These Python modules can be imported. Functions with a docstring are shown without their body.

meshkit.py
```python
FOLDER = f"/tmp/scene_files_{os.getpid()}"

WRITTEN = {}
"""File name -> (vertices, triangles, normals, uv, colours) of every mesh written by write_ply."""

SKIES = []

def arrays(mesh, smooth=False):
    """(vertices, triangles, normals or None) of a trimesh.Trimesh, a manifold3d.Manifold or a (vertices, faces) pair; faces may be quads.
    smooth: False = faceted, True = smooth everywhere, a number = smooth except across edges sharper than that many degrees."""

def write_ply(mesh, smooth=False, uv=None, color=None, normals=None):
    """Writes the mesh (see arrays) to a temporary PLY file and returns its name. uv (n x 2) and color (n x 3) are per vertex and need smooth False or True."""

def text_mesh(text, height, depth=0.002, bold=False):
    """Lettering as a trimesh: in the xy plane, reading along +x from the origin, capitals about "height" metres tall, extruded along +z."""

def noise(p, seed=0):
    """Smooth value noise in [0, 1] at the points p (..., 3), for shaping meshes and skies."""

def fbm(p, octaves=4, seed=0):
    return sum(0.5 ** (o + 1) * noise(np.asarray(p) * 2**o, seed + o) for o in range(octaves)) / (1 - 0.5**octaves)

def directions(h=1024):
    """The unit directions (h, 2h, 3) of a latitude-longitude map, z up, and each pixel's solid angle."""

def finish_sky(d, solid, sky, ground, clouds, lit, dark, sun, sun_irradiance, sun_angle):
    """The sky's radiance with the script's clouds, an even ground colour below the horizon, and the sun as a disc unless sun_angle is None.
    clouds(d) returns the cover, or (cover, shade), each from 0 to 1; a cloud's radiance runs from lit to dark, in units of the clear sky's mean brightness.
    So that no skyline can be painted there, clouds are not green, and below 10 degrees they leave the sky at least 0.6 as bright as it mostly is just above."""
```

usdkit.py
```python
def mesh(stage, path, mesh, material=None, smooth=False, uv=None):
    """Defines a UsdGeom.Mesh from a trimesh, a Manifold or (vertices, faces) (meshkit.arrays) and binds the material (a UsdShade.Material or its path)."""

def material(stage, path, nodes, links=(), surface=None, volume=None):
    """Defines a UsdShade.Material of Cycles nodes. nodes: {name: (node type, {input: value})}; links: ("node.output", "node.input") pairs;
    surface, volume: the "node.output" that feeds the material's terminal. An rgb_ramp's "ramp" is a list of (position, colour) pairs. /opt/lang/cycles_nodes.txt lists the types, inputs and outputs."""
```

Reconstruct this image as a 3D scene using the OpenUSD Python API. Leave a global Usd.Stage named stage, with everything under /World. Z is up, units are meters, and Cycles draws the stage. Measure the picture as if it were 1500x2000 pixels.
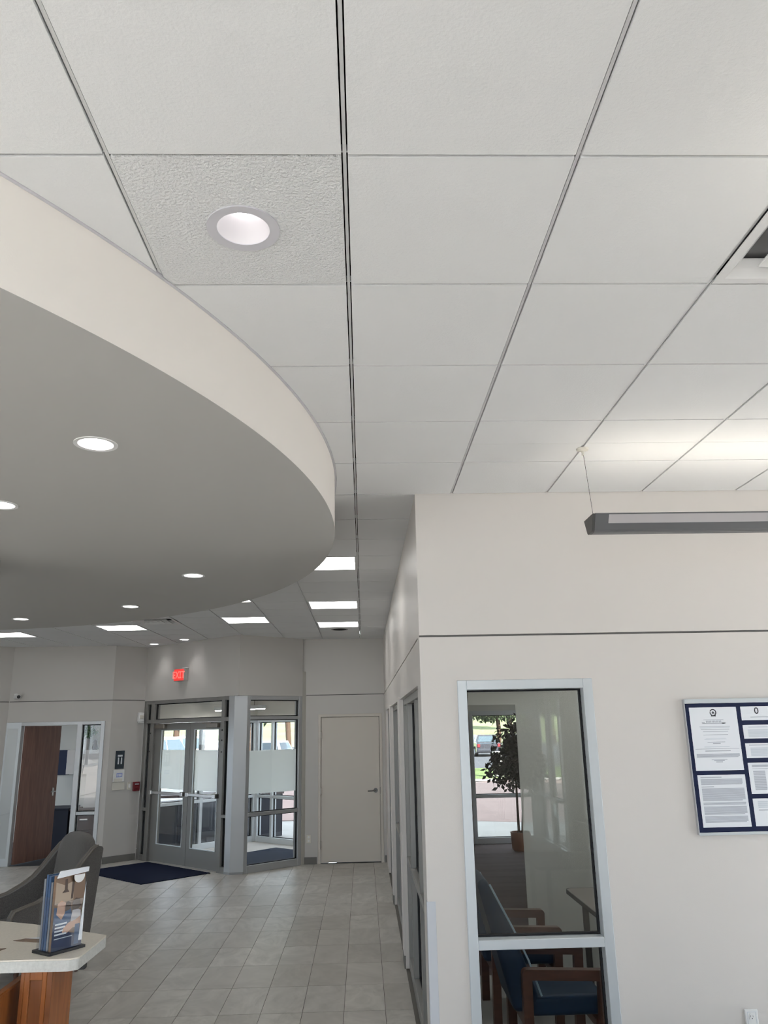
import math, random
import numpy as np, trimesh
import manifold3d as m3
from shapely.geometry import Polygon, Point, LineString, box as sbox
from shapely.ops import unary_union
from pxr import Usd, UsdGeom, UsdLux, UsdShade, Gf, Sdf, Vt
import usdkit, meshkit

random.seed(7); rng = np.random.default_rng(7)
stage = Usd.Stage.CreateInMemory()
UsdGeom.SetStageUpAxis(stage, 'Z'); UsdGeom.SetStageMetersPerUnit(stage, 1.0)
UsdGeom.Xform.Define(stage, '/World'); UsdGeom.Scope.Define(stage, '/World/Looks')
PI = math.pi

# ------------------------------------------------------------------ camera
FPX, PITCH, YAW, ROLL, CZ = 1525.3, 0.269252, 0.030976, -0.019837, 2.0
cp, sp, cy, sy, cr, sr = math.cos(PITCH), math.sin(PITCH), math.cos(YAW), math.sin(YAW), math.cos(ROLL), math.sin(ROLL)
cF = np.array([sy * cp, cy * cp, sp]); cR0 = np.array([cy, -sy, 0]); cU0 = np.cross(cR0, cF)
cR = cr * cR0 + sr * cU0; cU = -sr * cR0 + cr * cU0
cam = UsdGeom.Camera.Define(stage, '/World/camera')
cam.CreateHorizontalApertureAttr(36.0); cam.CreateVerticalApertureAttr(48.0)
cam.CreateFocalLengthAttr(FPX / 1500 * 36.0)
cam.CreateClippingRangeAttr(Gf.Vec2f(0.05, 2000))
cam.AddTransformOp().Set(Gf.Matrix4d(*cR, 0, *cU, 0, *(-cF), 0, 0, 0, CZ, 1))
cam.CreateExposureAttr(0.0)

def seen(p):                                                        # pixel of a world point, used only to count what is in view
    d = np.asarray(p, float) - [0, 0, CZ]; z = d @ cF
    return (750 + FPX * (d @ cR) / z, 1000 - FPX * (d @ cU) / z) if z > .1 else (-9999, -9999)

# ------------------------------------------------------------------ sky and sun
SKY, SUN, PANEL, CAN, PEND = 5.8, 7.6, 6.0, 60.0, 6.0
usdkit.material(stage, '/World/Looks/sky', {
    't': ('sky_texture', {'sky_type': 'hosek_wilkie', 'sun_direction': (0.5, -0.4, 0.75), 'turbidity': 3.0, 'ground_albedo': 0.4}),
    'm': ('mix_color', {'fac': 0.6, 'b': (0.76, 0.88, 1.0)}),
    'b': ('background_shader', {'strength': SKY})},
    [('t.color', 'm.a'), ('m.result', 'b.color')], surface='b.background')
dome = UsdLux.DomeLight.Define(stage, '/World/sky')
dome.CreateIntensityAttr(1.0)
UsdShade.MaterialBindingAPI.Apply(dome.GetPrim()).Bind(UsdShade.Material.Get(stage, '/World/Looks/sky'))
sun = UsdLux.DistantLight.Define(stage, '/World/sun')
sun.CreateIntensityAttr(SUN); sun.CreateAngleAttr(0.6); sun.CreateNormalizeAttr(True); sun.CreateColorAttr(Gf.Vec3f(1.0, 0.99, 0.985))
sun.AddRotateXYZOp().Set(Gf.Vec3f(57, 0, 33))

# ------------------------------------------------------------------ helpers
used = {}
def numbered(parent, name):
    k = (parent, name); n = used.get(k, 0); used[k] = n + 1
    return name if n == 0 else f'{name}_{n:03d}'
def tag(p, label=None, cat=None, group=None, kind=None):
    for k, v in (('label', label), ('category', cat), ('group', group), ('kind', kind)):
        if v: p.SetCustomDataByKey(k, v)
class Thing:
    def __init__(s, name, label, cat, loc=(0, 0, 0), rz=0.0, group=None, kind=None, scale=None):
        s.name = name; s.path = '/World/' + numbered('/World', name)
        x = UsdGeom.Xform.Define(stage, s.path)
        if any(loc) or rz:
            x.AddTranslateOp().Set(Gf.Vec3d(*map(float, loc))); x.AddRotateZOp().Set(math.degrees(rz))
        if scale: x.AddScaleOp().Set(Gf.Vec3f(scale, scale, scale))
        s.prim = x.GetPrim(); tag(s.prim, label, cat, group, kind); s.cat, s.group = cat, group
    def part(s, name, mesh, mat, parent=None, label=None, smooth=False, kind=None):
        par = parent or s.path; path = par + '/' + numbered(par, name)
        m = usdkit.mesh(stage, path, mesh, M[mat], smooth=smooth)
        tag(m.GetPrim(), label, None, None, kind)
        return path
    def dup(s, loc, rz, label, group=None):
        d = Thing(s.name, label, s.cat, loc, rz, group or s.group)
        d.prim.GetReferences().AddInternalReference(s.prim.GetPath()); d.prim.SetInstanceable(True)
        return d
def single(name, mesh, mat, label, cat, loc=(0, 0, 0), rz=0.0, group=None, kind=None, smooth=False):
    path = '/World/' + numbered('/World', name)
    m = usdkit.mesh(stage, path, mesh, M[mat], smooth=smooth)
    if any(loc) or rz:
        m.AddTranslateOp().Set(Gf.Vec3d(*map(float, loc))); m.AddRotateZOp().Set(math.degrees(rz))
    tag(m.GetPrim(), label, cat, group, kind)
    return path
def cat_(*ms): return trimesh.util.concatenate([m for m in ms])
def box(x0, x1, y0, y1, z0, z1):
    b = trimesh.creation.box([abs(x1 - x0), abs(y1 - y0), abs(z1 - z0)]); b.apply_translation([(x0 + x1) / 2, (y0 + y1) / 2, (z0 + z1) / 2]); return b
def cbox(x0, x1, y0, y1, z0, z1, c=.004):                           # box with chamfered edges
    x0, x1 = sorted((x0, x1)); y0, y1 = sorted((y0, y1)); z0, z1 = sorted((z0, z1)); pts = []
    for x, dx in ((x0, c), (x1, -c)):
        for y, dy in ((y0, c), (y1, -c)):
            for z, dz in ((z0, c), (z1, -c)):
                pts += [(x, y + dy, z + dz), (x + dx, y, z + dz), (x + dx, y + dy, z)]
    return trimesh.convex.convex_hull(np.array(pts))
def hull(pts): return trimesh.convex.convex_hull(np.asarray(pts, float))
def rbox(x0, x1, y0, y1, z0, z1, r, sub=2):                          # box with round edges
    s = trimesh.creation.icosphere(sub, r).vertices
    return hull(np.vstack([s + [x, y, z] for x in (x0 + r, x1 - r) for y in (y0 + r, y1 - r) for z in (z0 + r, z1 - r)]))
def ext(poly, h, z0=0.0):
    polys = [g for g in getattr(poly, 'geoms', [poly]) if g.geom_type == 'Polygon' and g.area > 1e-7]
    ms = [trimesh.creation.extrude_polygon(g, h, engine='earcut') for g in polys]
    m = cat_(*ms); m.apply_translation([0, 0, z0]); return m
def upright(poly, th, y0=0.0):                                      # a polygon in (x, z) extruded along y
    m = ext(poly, th); v = np.array(m.vertices)[:, [0, 2, 1]]; v[:, 1] += y0
    m = trimesh.Trimesh(v, np.array(m.faces)[:, ::-1], process=False); return m
def sideways(poly, th, x0=0.0):                                     # a polygon in (y, z) extruded along x
    m = ext(poly, th); v = np.array(m.vertices)[:, [2, 0, 1]]; v[:, 0] += x0
    return trimesh.Trimesh(v, np.array(m.faces), process=False)
def cyl(r, z0, z1, x=0, y=0, n=24, r2=None):
    r2 = r if r2 is None else r2
    a = np.linspace(0, 2 * PI, n, endpoint=False); c, s_ = np.cos(a), np.sin(a)
    return hull(np.vstack([np.c_[x + r * c, y + r * s_, np.full(n, z0)], np.c_[x + r2 * c, y + r2 * s_, np.full(n, z1)]]))
def lathe(prof, n=32, x=0, y=0):                                    # (r, z) outline revolved about the vertical
    m = trimesh.creation.revolve(np.array(prof, float), sections=n); m.apply_translation([x, y, 0]); return m
def tube(pts, r, n=8):
    pts = np.array(pts, float); out = []
    for a, b in zip(pts[:-1], pts[1:]):
        if np.linalg.norm(b - a) > 1e-6: out.append(trimesh.creation.cylinder(radius=r, segment=[a, b], sections=n))
    for p in pts[1:-1]:
        sph = trimesh.creation.icosphere(1, r); sph.apply_translation(p); out.append(sph)
    return cat_(*out)
def rot(m, ang, axis, pt=(0, 0, 0)):
    m = m.copy(); m.apply_transform(trimesh.transformations.rotation_matrix(ang, axis, pt)); return m
def mv(m, x=0, y=0, z=0):
    m = m.copy(); m.apply_translation([x, y, z]); return m
def R4(x0, z0, x1, z1): return sbox(x0, z0, x1, z1)

# ------------------------------------------------------------------ materials
M = {}
def mat(name, col, rough=.5, spec=.5, metal=0.0, var=0.0, vscale=5.0, bump=0.0, bscale=60.0, col2=None, stretch=None, coat=0.0, emit=None, strength=0.0, sheen=0.0, distort=0.0, detail=3.0):
    n = {'p': ('principled_bsdf', {'base_color': col, 'roughness': rough, 'specular_ior_level': spec, 'metallic': metal, 'coat_weight': coat, 'sheen_weight': sheen})}
    L = []
    if emit is not None: n['p'][1]['emission_color'] = emit; n['p'][1]['emission_strength'] = strength
    if var or col2 is not None or bump:
        n['tc'] = ('texture_coordinate', {}); n['mp'] = ('mapping', {'scale': stretch or (1, 1, 1)}); L.append(('tc.object', 'mp.vector'))
    if var or col2 is not None:
        n['nz'] = ('noise_texture', {'scale': vscale, 'detail': detail, 'roughness': .6, 'distortion': distort}); L.append(('mp.vector', 'nz.vector'))
        a = np.array(col); c2 = np.array(col2) if col2 is not None else np.clip(a * (1 - var), 0, 1); c1 = a if col2 is not None else np.clip(a * (1 + var), 0, 1)
        n['rp'] = ('rgb_ramp', {'ramp': [(0.3, tuple(c1)), (0.7, tuple(c2))]}); L += [('nz.fac', 'rp.fac'), ('rp.color', 'p.base_color')]
    if bump:
        n['bn'] = ('noise_texture', {'scale': bscale, 'detail': 2.0}); n['bp'] = ('bump', {'strength': bump, 'distance': .01})
        L += [('mp.vector', 'bn.vector'), ('bn.fac', 'bp.height'), ('bp.normal', 'p.normal')]
    M[name] = usdkit.material(stage, '/World/Looks/' + name, n, L, surface='p.BSDF')
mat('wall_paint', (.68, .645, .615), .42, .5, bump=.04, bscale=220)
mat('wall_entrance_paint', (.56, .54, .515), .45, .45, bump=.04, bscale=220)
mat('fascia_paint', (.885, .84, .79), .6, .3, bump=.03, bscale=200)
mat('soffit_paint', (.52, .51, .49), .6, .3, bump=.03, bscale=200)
mat('ceiling_tile', (.79, .795, .80), .85, .2, bump=.12, bscale=130, var=.015, vscale=.9)
mat('ceiling_tile_coarse', (.75, .755, .76), .85, .2, bump=.7, bscale=120)
mat('grid_white', (.74, .74, .74), .4, .4)
mat('plenum', (.03, .03, .03), .9, .1)
mat('trim_lilac', (.62, .61, .65), .45, .4)
mat('aluminium', (.50, .515, .53), .38, .5, metal=.55)
mat('aluminium_door', (.255, .25, .24), .42, .45, metal=.35)
mat('aluminium_light', (.66, .70, .73), .35, .5, metal=.35)
mat('aluminium_dark', (.30, .305, .31), .4, .5, metal=.5)
mat('gasket', (.012, .012, .014), .6, .3)
mat('reveal_grey', (.16, .155, .15), .6, .2)
mat('steel', (.62, .61, .60), .28, .5, metal=1.0)
mat('dark_steel', (.16, .155, .15), .35, .5, metal=.8)
mat('bronze', (.26, .23, .20), .35, .5, metal=.8)
mat('door_paint', (.62, .575, .515), .42, .4, bump=.02, bscale=150)
mat('white_plastic', (.80, .80, .79), .4, .5)
mat('ivory_plastic', (.70, .67, .60), .45, .5)
mat('black_plastic', (.015, .015, .017), .4, .5)
mat('screen_blue', (.08, .10, .22), .3, .5, emit=(.35, .4, .7), strength=.25)
mat('white_paper', (.80, .82, .86), .7, .2)
mat('ink_grey', (.47, .49, .54), .8, .1)
mat('ink_pale', (.62, .66, .71), .8, .1)
mat('ink_dark', (.05, .05, .06), .7, .2)
mat('board_navy', (.006, .013, .052), .3, .5)
mat('navy_mat', (.008, .012, .032), .95, .1, bump=.5, bscale=300)
mat('vestibule_carpet', (.03, .04, .065), .95, .1, bump=.5, bscale=300)
mat('vinyl_base', (.17, .165, .155), .6, .3)
mat('grout', (.20, .19, .175), .9, .1)
for k, c in enumerate([(.53, .505, .465), (.575, .55, .51), (.495, .47, .43), (.61, .585, .54)]):
    mat(f'stone_tile_{k}', c, .36, .5, col2=tuple(np.array(c) * (.70 if k % 2 else .78)), vscale=2.4 + .5 * k, distort=2.6, detail=8, stretch=(1.0, .55, 1))
mat('office_carpet', (.13, .10, .10), .95, .1, bump=.4, bscale=200, var=.18, vscale=1.2, stretch=(.4, 3.0, 1))
mat('carpet_light', (.42, .43, .43), .95, .1, bump=.3, bscale=200)
mat('lining_white', (.80, .80, .77), .6, .3)
mat('mahogany', (.25, .135, .105), .35, .5, col2=(.18, .095, .072), vscale=6, stretch=(4, 4, .35), distort=.6)
mat('cherry', (.40, .135, .032), .36, .5, col2=(.26, .08, .02), vscale=5, stretch=(3.5, 3.5, .5), distort=1.2, coat=.15)
mat('cherry_dark', (.27, .095, .03), .36, .5, col2=(.19, .062, .02), vscale=5, stretch=(3.5, 3.5, .5), distort=1.0, coat=.15)
mat('chair_wood', (.085, .036, .024), .4, .5, var=.2, vscale=8, stretch=(1, 1, 4))
mat('counter_top', (.74, .69, .60), .4, .5, var=.05, vscale=90)
mat('counter_edge', (.60, .60, .57), .45, .5, var=.09, vscale=70)
mat('chair_fabric', (.15, .142, .136), .95, .1, var=.3, vscale=180, bump=.5, bscale=350, sheen=.25)
mat('chair_piping', (.23, .21, .185), .9, .1, bump=.4, bscale=350)
mat('blue_vinyl', (.008, .026, .058), .5, .25, var=.12, vscale=3)
mat('blue_piping', (.30, .42, .52), .4, .5)
mat('table_top', (.19, .175, .165), .4, .5)
mat('navy_panel', (.014, .02, .05), .6, .3)
mat('navy_desk', (.018, .02, .032), .5, .3)
mat('dark_cabinet', (.05, .025, .024), .45, .4)
mat('cabinet_white', (.58, .545, .515), .5, .3)
mat('office_wall', (.55, .535, .49), .6, .3)
mat('leaf_green', (.07, .17, .04), .5, .4, var=.35, vscale=9)
mat('leaf_dark', (.016, .022, .010), .5, .4, var=.4, vscale=9)
mat('bark', (.07, .045, .03), .9, .1, bump=.5, bscale=40)
mat('pot_clay', (.24, .10, .055), .6, .3)
mat('soil', (.03, .022, .015), .95, .1)
mat('vase_white', (.75, .74, .72), .35, .5)
mat('exit_grey', (.42, .40, .38), .5, .4)
mat('exit_red', (.5, .02, .02), .4, .4, emit=(1.0, .06, .05), strength=.75)
mat('exit_letter', (.8, .1, .1), .4, .4, emit=(1.0, .22, .18), strength=.9)
mat('alarm_red', (.17, .012, .018), .4, .5)
mat('sign_slate', (.03, .042, .055), .5, .4)
mat('sign_white', (.72, .75, .78), .5, .4)
mat('print_brown', (.20, .125, .08), .4, .4)
mat('print_tan', (.42, .33, .25), .4, .4)
mat('print_skin', (.58, .36, .26), .4, .4)
mat('print_hair', (.07, .042, .03), .4, .4)
mat('print_shirt', (.60, .56, .56), .4, .4)
mat('print_navy', (.016, .03, .085), .4, .4)
mat('print_blue', (.05, .10, .20), .4, .4)
mat('brochure_grey', (.20, .215, .24), .5, .4)
mat('pavement_pink', (.42, .31, .28), .9, .1, var=.08, vscale=.8)
mat('concrete', (.50, .48, .45), .9, .1, var=.06, vscale=1.5)
mat('asphalt', (.085, .09, .10), .95, .1, var=.15, vscale=2)
mat('grass', (.13, .18, .07), .95, .1, var=.25, vscale=1.2, bump=.5, bscale=20)
mat('hill_grass', (.20, .235, .12), .95, .1, var=.3, vscale=.08)
mat('car_white', (.78, .80, .82), .25, .5, coat=.8)
mat('car_silver', (.38, .41, .45), .25, .5, metal=.4, coat=.8)
mat('car_dark', (.03, .032, .04), .25, .5, coat=.8)
mat('car_glass', (.06, .09, .11), .08, .8)
mat('tyre', (.012, .012, .013), .85, .2)
mat('canopy_green', (.06, .085, .04), .7, .2, var=.45, vscale=1.4)
mat('roofing', (.2, .2, .2), .9, .1)
mat('lamp_body', (.15, .153, .16), .4, .5, metal=.3)
mat('lamp_cap', (.075, .075, .072), .5, .4)
mat('lamp_band', (.46, .44, .45), .5, .4)
mat('lamp_reflector', (.92, .92, .94), .3, .5, emit=(1, .97, .98), strength=.45)
mat('vestibule_glow', (.9, .9, .9), .5, .3, emit=(1.0, .985, .95), strength=60.0)
mat('panel_glow', (.9, .9, .9), .5, .3, emit=(1.0, .985, .95), strength=PANEL)
mat('can_glow', (.9, .9, .9), .5, .3, emit=(1.0, .96, .93), strength=CAN)
mat('can_glow_wash', (.9, .9, .9), .5, .3, emit=(1.0, .98, .97), strength=190.0)
mat('can_glow_soft', (.9, .9, .9), .5, .3, emit=(1.0, .97, .96), strength=3.1)
mat('reflector_soft', (.72, .70, .72), .35, .4)
mat('duct_grey', (.20, .20, .205), .6, .3)
mat('guard_grey', (.60, .62, .66), .45, .4)
mat('pendant_glow', (.9, .9, .9), .5, .3, emit=(1.0, .93, .80), strength=PEND)
def glassmat(name, r0=.042, tint=(.955, .955, .95), gl=(1, 1, 1)):     # a pane: clear, with a mirror share that grows towards grazing (same from both sides)
    M[name] = usdkit.material(stage, '/World/Looks/' + name, {
        'w': ('layer_weight', {'blend': .5}), 'q': ('math', {'math_type': 'power', 'value2': 5.0}), 'a': ('math', {'math_type': 'multiply_add', 'value2': .9, 'value3': r0}),
        't': ('transparent_bsdf', {'color': tint}), 'g': ('glossy_bsdf', {'color': gl, 'roughness': .0}), 'm': ('mix_closure', {})},
        [('w.facing', 'q.value1'), ('q.value', 'a.value1'), ('a.value', 'm.fac'), ('t.BSDF', 'm.closure1'), ('g.BSDF', 'm.closure2')], surface='m.closure')
glassmat('glass'); glassmat('glass_reflective', .036, (.90, .90, .88))
M['glass_mirror'] = usdkit.material(stage, '/World/Looks/glass_mirror', {        # coated partition glass with a slight haze
    't': ('transparent_bsdf', {'color': (.88, .90, .89)}), 'g': ('glossy_bsdf', {'color': (.95, .97, .97), 'roughness': .04}), 'd': ('diffuse_bsdf', {'color': (.80, .83, .82)}), 'm': ('mix_closure', {'fac': .14}), 'k': ('mix_closure', {'fac': .38})},
    [('t.BSDF', 'm.closure1'), ('g.BSDF', 'm.closure2'), ('m.closure', 'k.closure1'), ('d.BSDF', 'k.closure2')], surface='k.closure')
glassmat('acrylic', .02, (.95, .96, .97))
M['frosted'] = usdkit.material(stage, '/World/Looks/frosted', {
    'a': ('translucent_bsdf', {'color': (.95, .98, .98)}), 'b': ('diffuse_bsdf', {'color': (.80, .84, .84)}), 'm': ('mix_closure', {'fac': .2})},
    [('a.BSDF', 'm.closure1'), ('b.BSDF', 'm.closure2')], surface='m.closure')

# ------------------------------------------------------------------ plan
T = 0.6096; X0, Y0, H = -0.0312, 4.7513, 3.427                     # ceiling grid origin and height
YN, XC, YF = 4.7513, 0.345, 13.02                                   # near wall, corridor wall, far wall
A, B, C, D, E, F = (-3.74, 13.9), (-1.88, 12.2), (-.97, 12.95), (-4.17, 13.5), (-5.87, 13.5), (-9.5, 9.87)
DC, DR, ZB = np.array([-4.57, 4.30]), 4.42, 3.11                    # the round drum
room = Polygon([(-9.5, -4), (5.5, -4), (5.5, YN), (XC, YN), (XC, YF), (-.97, YF), C, B, A, D, E, F])
def ang(p, q): return math.atan2(q[1] - p[1], q[0] - p[0])
def dist(p, q): return math.hypot(q[0] - p[0], q[1] - p[1])
GR = (2.522, 2.534)                                                 # the shadow groove that runs round the room

def wall(name, p, q, label, z0=0.0, z1=H + .02, th=.14, holes=(), m='wall_paint', groove=True, ext0=0, ext1=0):
    Lw = dist(p, q); full = R4(-ext0, z0, Lw + ext1, z1)
    for h in holes: full = full.difference(h)
    w = Thing(name, label, 'wall', (p[0], p[1], 0), ang(p, q), kind='structure')
    if groove and z0 < GR[0]:
        w.part('plaster', cat_(upright(full.difference(R4(-1, GR[0], Lw + 1, GR[1])), .014), upright(full, th - .014, .014)), m)
        w.part('reveal', box(-ext0, Lw + ext1, .011, .0145, GR[0], GR[1]), 'reveal_grey', label='dark recessed shadow line')
    else:
        w.part('plaster', upright(full, th), m)
    return w

# ------------------------------------------------------------------ floor
fl = Thing('floor', 'floor of the lobby in grey stone-look rectangular tiles', 'floor', kind='structure')
fl.part('floor_bed', ext(room.buffer(.1), .1, -.104), 'grout')
cells = []
for i in range(-31, 19):
    for j in range(-18, 14):
        x0, y0 = .14 + .305 * i, 6.50 + .61 * j
        c = sbox(x0, y0, x0 + .305, y0 + .61)
        if not c.intersects(room): continue
        px, py = seen((x0 + .15, y0 + .3, 0)); inn = -60 < px < 900 and 1500 < py < 2080 and x0 < .345 and y0 > 4
        cells.append((i, j, x0, y0, c, inn, -math.hypot(x0, y0)))
vis = sorted([c for c in cells if c[5]], key=lambda c: -c[6])[:296]; visk = {c[:2] for c in vis}
def tilemesh(c):
    p = c.buffer(-.0021).intersection(room)
    return ext(p, .006, -.006) if p.area > 1e-4 else None
rest = []
for c in cells:
    m = tilemesh(c[4])
    if m is None: continue
    if c[:2] in visk:
        fl.part('floor_tile', mv(m, z=float(rng.uniform(-.0006, .0004))), f'stone_tile_{rng.integers(0, 4)}')
    else: rest.append(m)
fl.part('tile_field', cat_(*rest), 'stone_tile_1', kind='stuff')

# ------------------------------------------------------------------ ceiling
ce = Thing('ceiling', 'suspended ceiling of square white tiles in a recessed grid', 'ceiling', kind='structure')
drum = Point(*DC).buffer(DR, 96)
panels = [(-1, 3), (-1, 7), (-1, 10), (-3, 6), (-3, 9), (-6, 10), (-9, 11), (-3, -10), (-7, -10), (-11, -10), (-3, -13), (-7, -13), (-11, -13), (-13, 5), (-12, 8)]
vents = [(2, -5), (-5, 9)]
open_room = room.difference(Point(*DC).buffer(DR + .012, 96))
cans = [(-.336, 2.008), (-3.5, 13.36), (-2.86, 12.74)]
rest = []
for i in range(-16, 10):
    for j in range(-15, 16):
        if (i, j) in panels or (i, j) in vents: continue
        x0, y0 = X0 + T * i, Y0 + T * j
        c = sbox(x0 + .0085, y0 + .0055, x0 + T - .0085, y0 + T - .0055)
        p = c.intersection(open_room)
        if p.area < 2e-3: continue
        for q in cans: p = p.difference(Point(*q).buffer(.088, 24))
        if i >= 1 and j == -2: p = p.difference(sbox(x0, Y0 - 1.478 * T - .0012, x0 + T, Y0 - 1.478 * T + .0012))
        m = ext(p, .018, H)
        px, py = seen((x0 + T / 2, y0 + T / 2, H))
        px2, py2 = seen((x0 + T / 2, y0 + T, H))
        if -250 < px < 1750 and -150 < max(py, py2) and py < 1300 and x0 < 4: ce.part('ceiling_tile', m, 'ceiling_tile_coarse' if (i, j) == (-1, -5) else 'ceiling_tile')
        else: rest.append(m)
ce.part('tile_field', cat_(*rest), 'ceiling_tile', kind='stuff')
for i in range(-15, 10):
    g = sbox(X0 + T * i - .0046, -4, X0 + T * i + .0046, 14).intersection(open_room)
    if g.area > 1e-4: ce.part('grid_runner', ext(g, .03, H + .006), 'grid_white')
for j in range(-14, 16):
    g = sbox(-9.5, Y0 + T * j - .003, 5.5, Y0 + T * j + .003).intersection(open_room)
    if g.area > 1e-4: ce.part('cross_tee', ext(g, .02, H + .013), 'grid_white')
ce.part('plenum_deck', ext(room.buffer(.12), .12, H + .15), 'plenum')
roof = Thing('roof', 'flat roof slab over the building', 'roof', kind='structure')
roof.part('slab', ext(Polygon([(-10, -4.5), (6, -4.5), (6, 15.2), (.2, 14.6), (-1.9, 16.3), (-3.6, 16.9), (-10, 16.9)]), .1, H + .35), 'roofing')

up = Thing('upper_storey', 'upper storey block standing on the roof', 'building', kind='structure')
up.part('block', box(-1, 17, 4, 14, H + .45, 13), 'roofing')

dr = Thing('soffit', 'large round dropped soffit with cream curved fascia and grey underside', 'soffit', (DC[0], DC[1], ZB), kind='structure')
ring = Point(0, 0).buffer(DR, 128).difference(Point(0, 0).buffer(DR - .02, 128))
cand = [(-1.05, 2.95), (-1.24, 5.72), (-2.11, 7.16), (-3.39, 7.86), (-1.80, 3.80)]
face = Point(0, 0).buffer(DR - .0004, 128)
for q in cand: face = face.difference(Point(q[0] - DC[0], q[1] - DC[1]).buffer(.074, 24))
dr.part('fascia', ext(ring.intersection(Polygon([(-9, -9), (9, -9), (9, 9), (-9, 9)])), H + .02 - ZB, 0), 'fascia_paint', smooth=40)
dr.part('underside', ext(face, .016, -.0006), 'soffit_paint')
dr.part('edge_trim', ext(Point(0, 0).buffer(DR + .011, 128).difference(Point(0, 0).buffer(DR + .0005, 128)), .014, H - ZB - .003), 'trim_lilac', label='thin lilac grey angle where fascia meets ceiling', smooth=40)
dr.part('core', ext(Point(0, 0).buffer(DR - .03, 64), .02, .16), 'plenum')

# ------------------------------------------------------------------ walls
win1 = R4(.562 - XC, -.02, 1.372 - XC, 2.262)
wall('wall_right', (XC, YN), (5.5, YN), 'pale wall holding the tall slot window and the notice board', holes=[win1], ext1=.14)
# the corridor wall is seen from the left: its x axis runs towards the camera from the far wall
o1, o2, o3 = (5.02, 7.50), (7.76, 10.02), (10.30, 12.10)
def ych(y): return YF - y
wall('wall_corridor', (XC, YF), (XC, YN + .139), 'long pale corridor wall running away past the office fronts', holes=[R4(ych(b), -.02, ych(a), 2.25) for a, b in (o1, o2, o3)], ext1=0, th=.139)
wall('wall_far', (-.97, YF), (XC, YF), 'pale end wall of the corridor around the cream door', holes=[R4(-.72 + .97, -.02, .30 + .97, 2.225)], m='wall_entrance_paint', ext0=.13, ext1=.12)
uw = Thing('wall_utility', 'dark wall of the room behind the cream door', 'wall', kind='structure'); uw.part('panel', box(-.95, .46, 13.30, 13.33, .0, 2.6), 'reveal_grey'); uw.part('top', box(-.95, .46, 13.16, 13.30, 2.3, 2.33), 'reveal_grey'); uw.part('side', cat_(box(-.80, -.78, 13.16, 13.30, .012, 2.3), box(.36, .38, 13.16, 13.30, .012, 2.3)), 'reveal_grey')
wall('wall_entrance', A, B, 'upper wall over the entrance doors with the exit sign', z0=2.512, m='wall_entrance_paint', groove=False)
wall('wall_entrance_side', B, C, 'upper wall over the sidelight beside the corner post', z0=2.512, m='wall_entrance_paint', groove=False)
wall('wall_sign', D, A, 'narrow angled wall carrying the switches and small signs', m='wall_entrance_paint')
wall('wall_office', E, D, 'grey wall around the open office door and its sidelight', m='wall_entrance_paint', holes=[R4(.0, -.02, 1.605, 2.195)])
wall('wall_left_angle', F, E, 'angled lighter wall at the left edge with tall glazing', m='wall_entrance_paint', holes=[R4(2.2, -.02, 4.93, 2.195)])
wall('wall_left', (-9.5, -4), F, 'left side wall of the lobby out of view', holes=[R4(1, .9, 6, 2.4)])
wall('wall_back', (5.5, -4), (-9.5, -4), 'wall behind the camera with wide windows', holes=[R4(4.5, -.02, 14.4, 3.3)])
wall('wall_side', (5.5, YN), (5.5, -4), 'side wall of the lobby at the right with a daylight window', holes=[R4(.35, -.02, 3.8, 3.2)])

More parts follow.
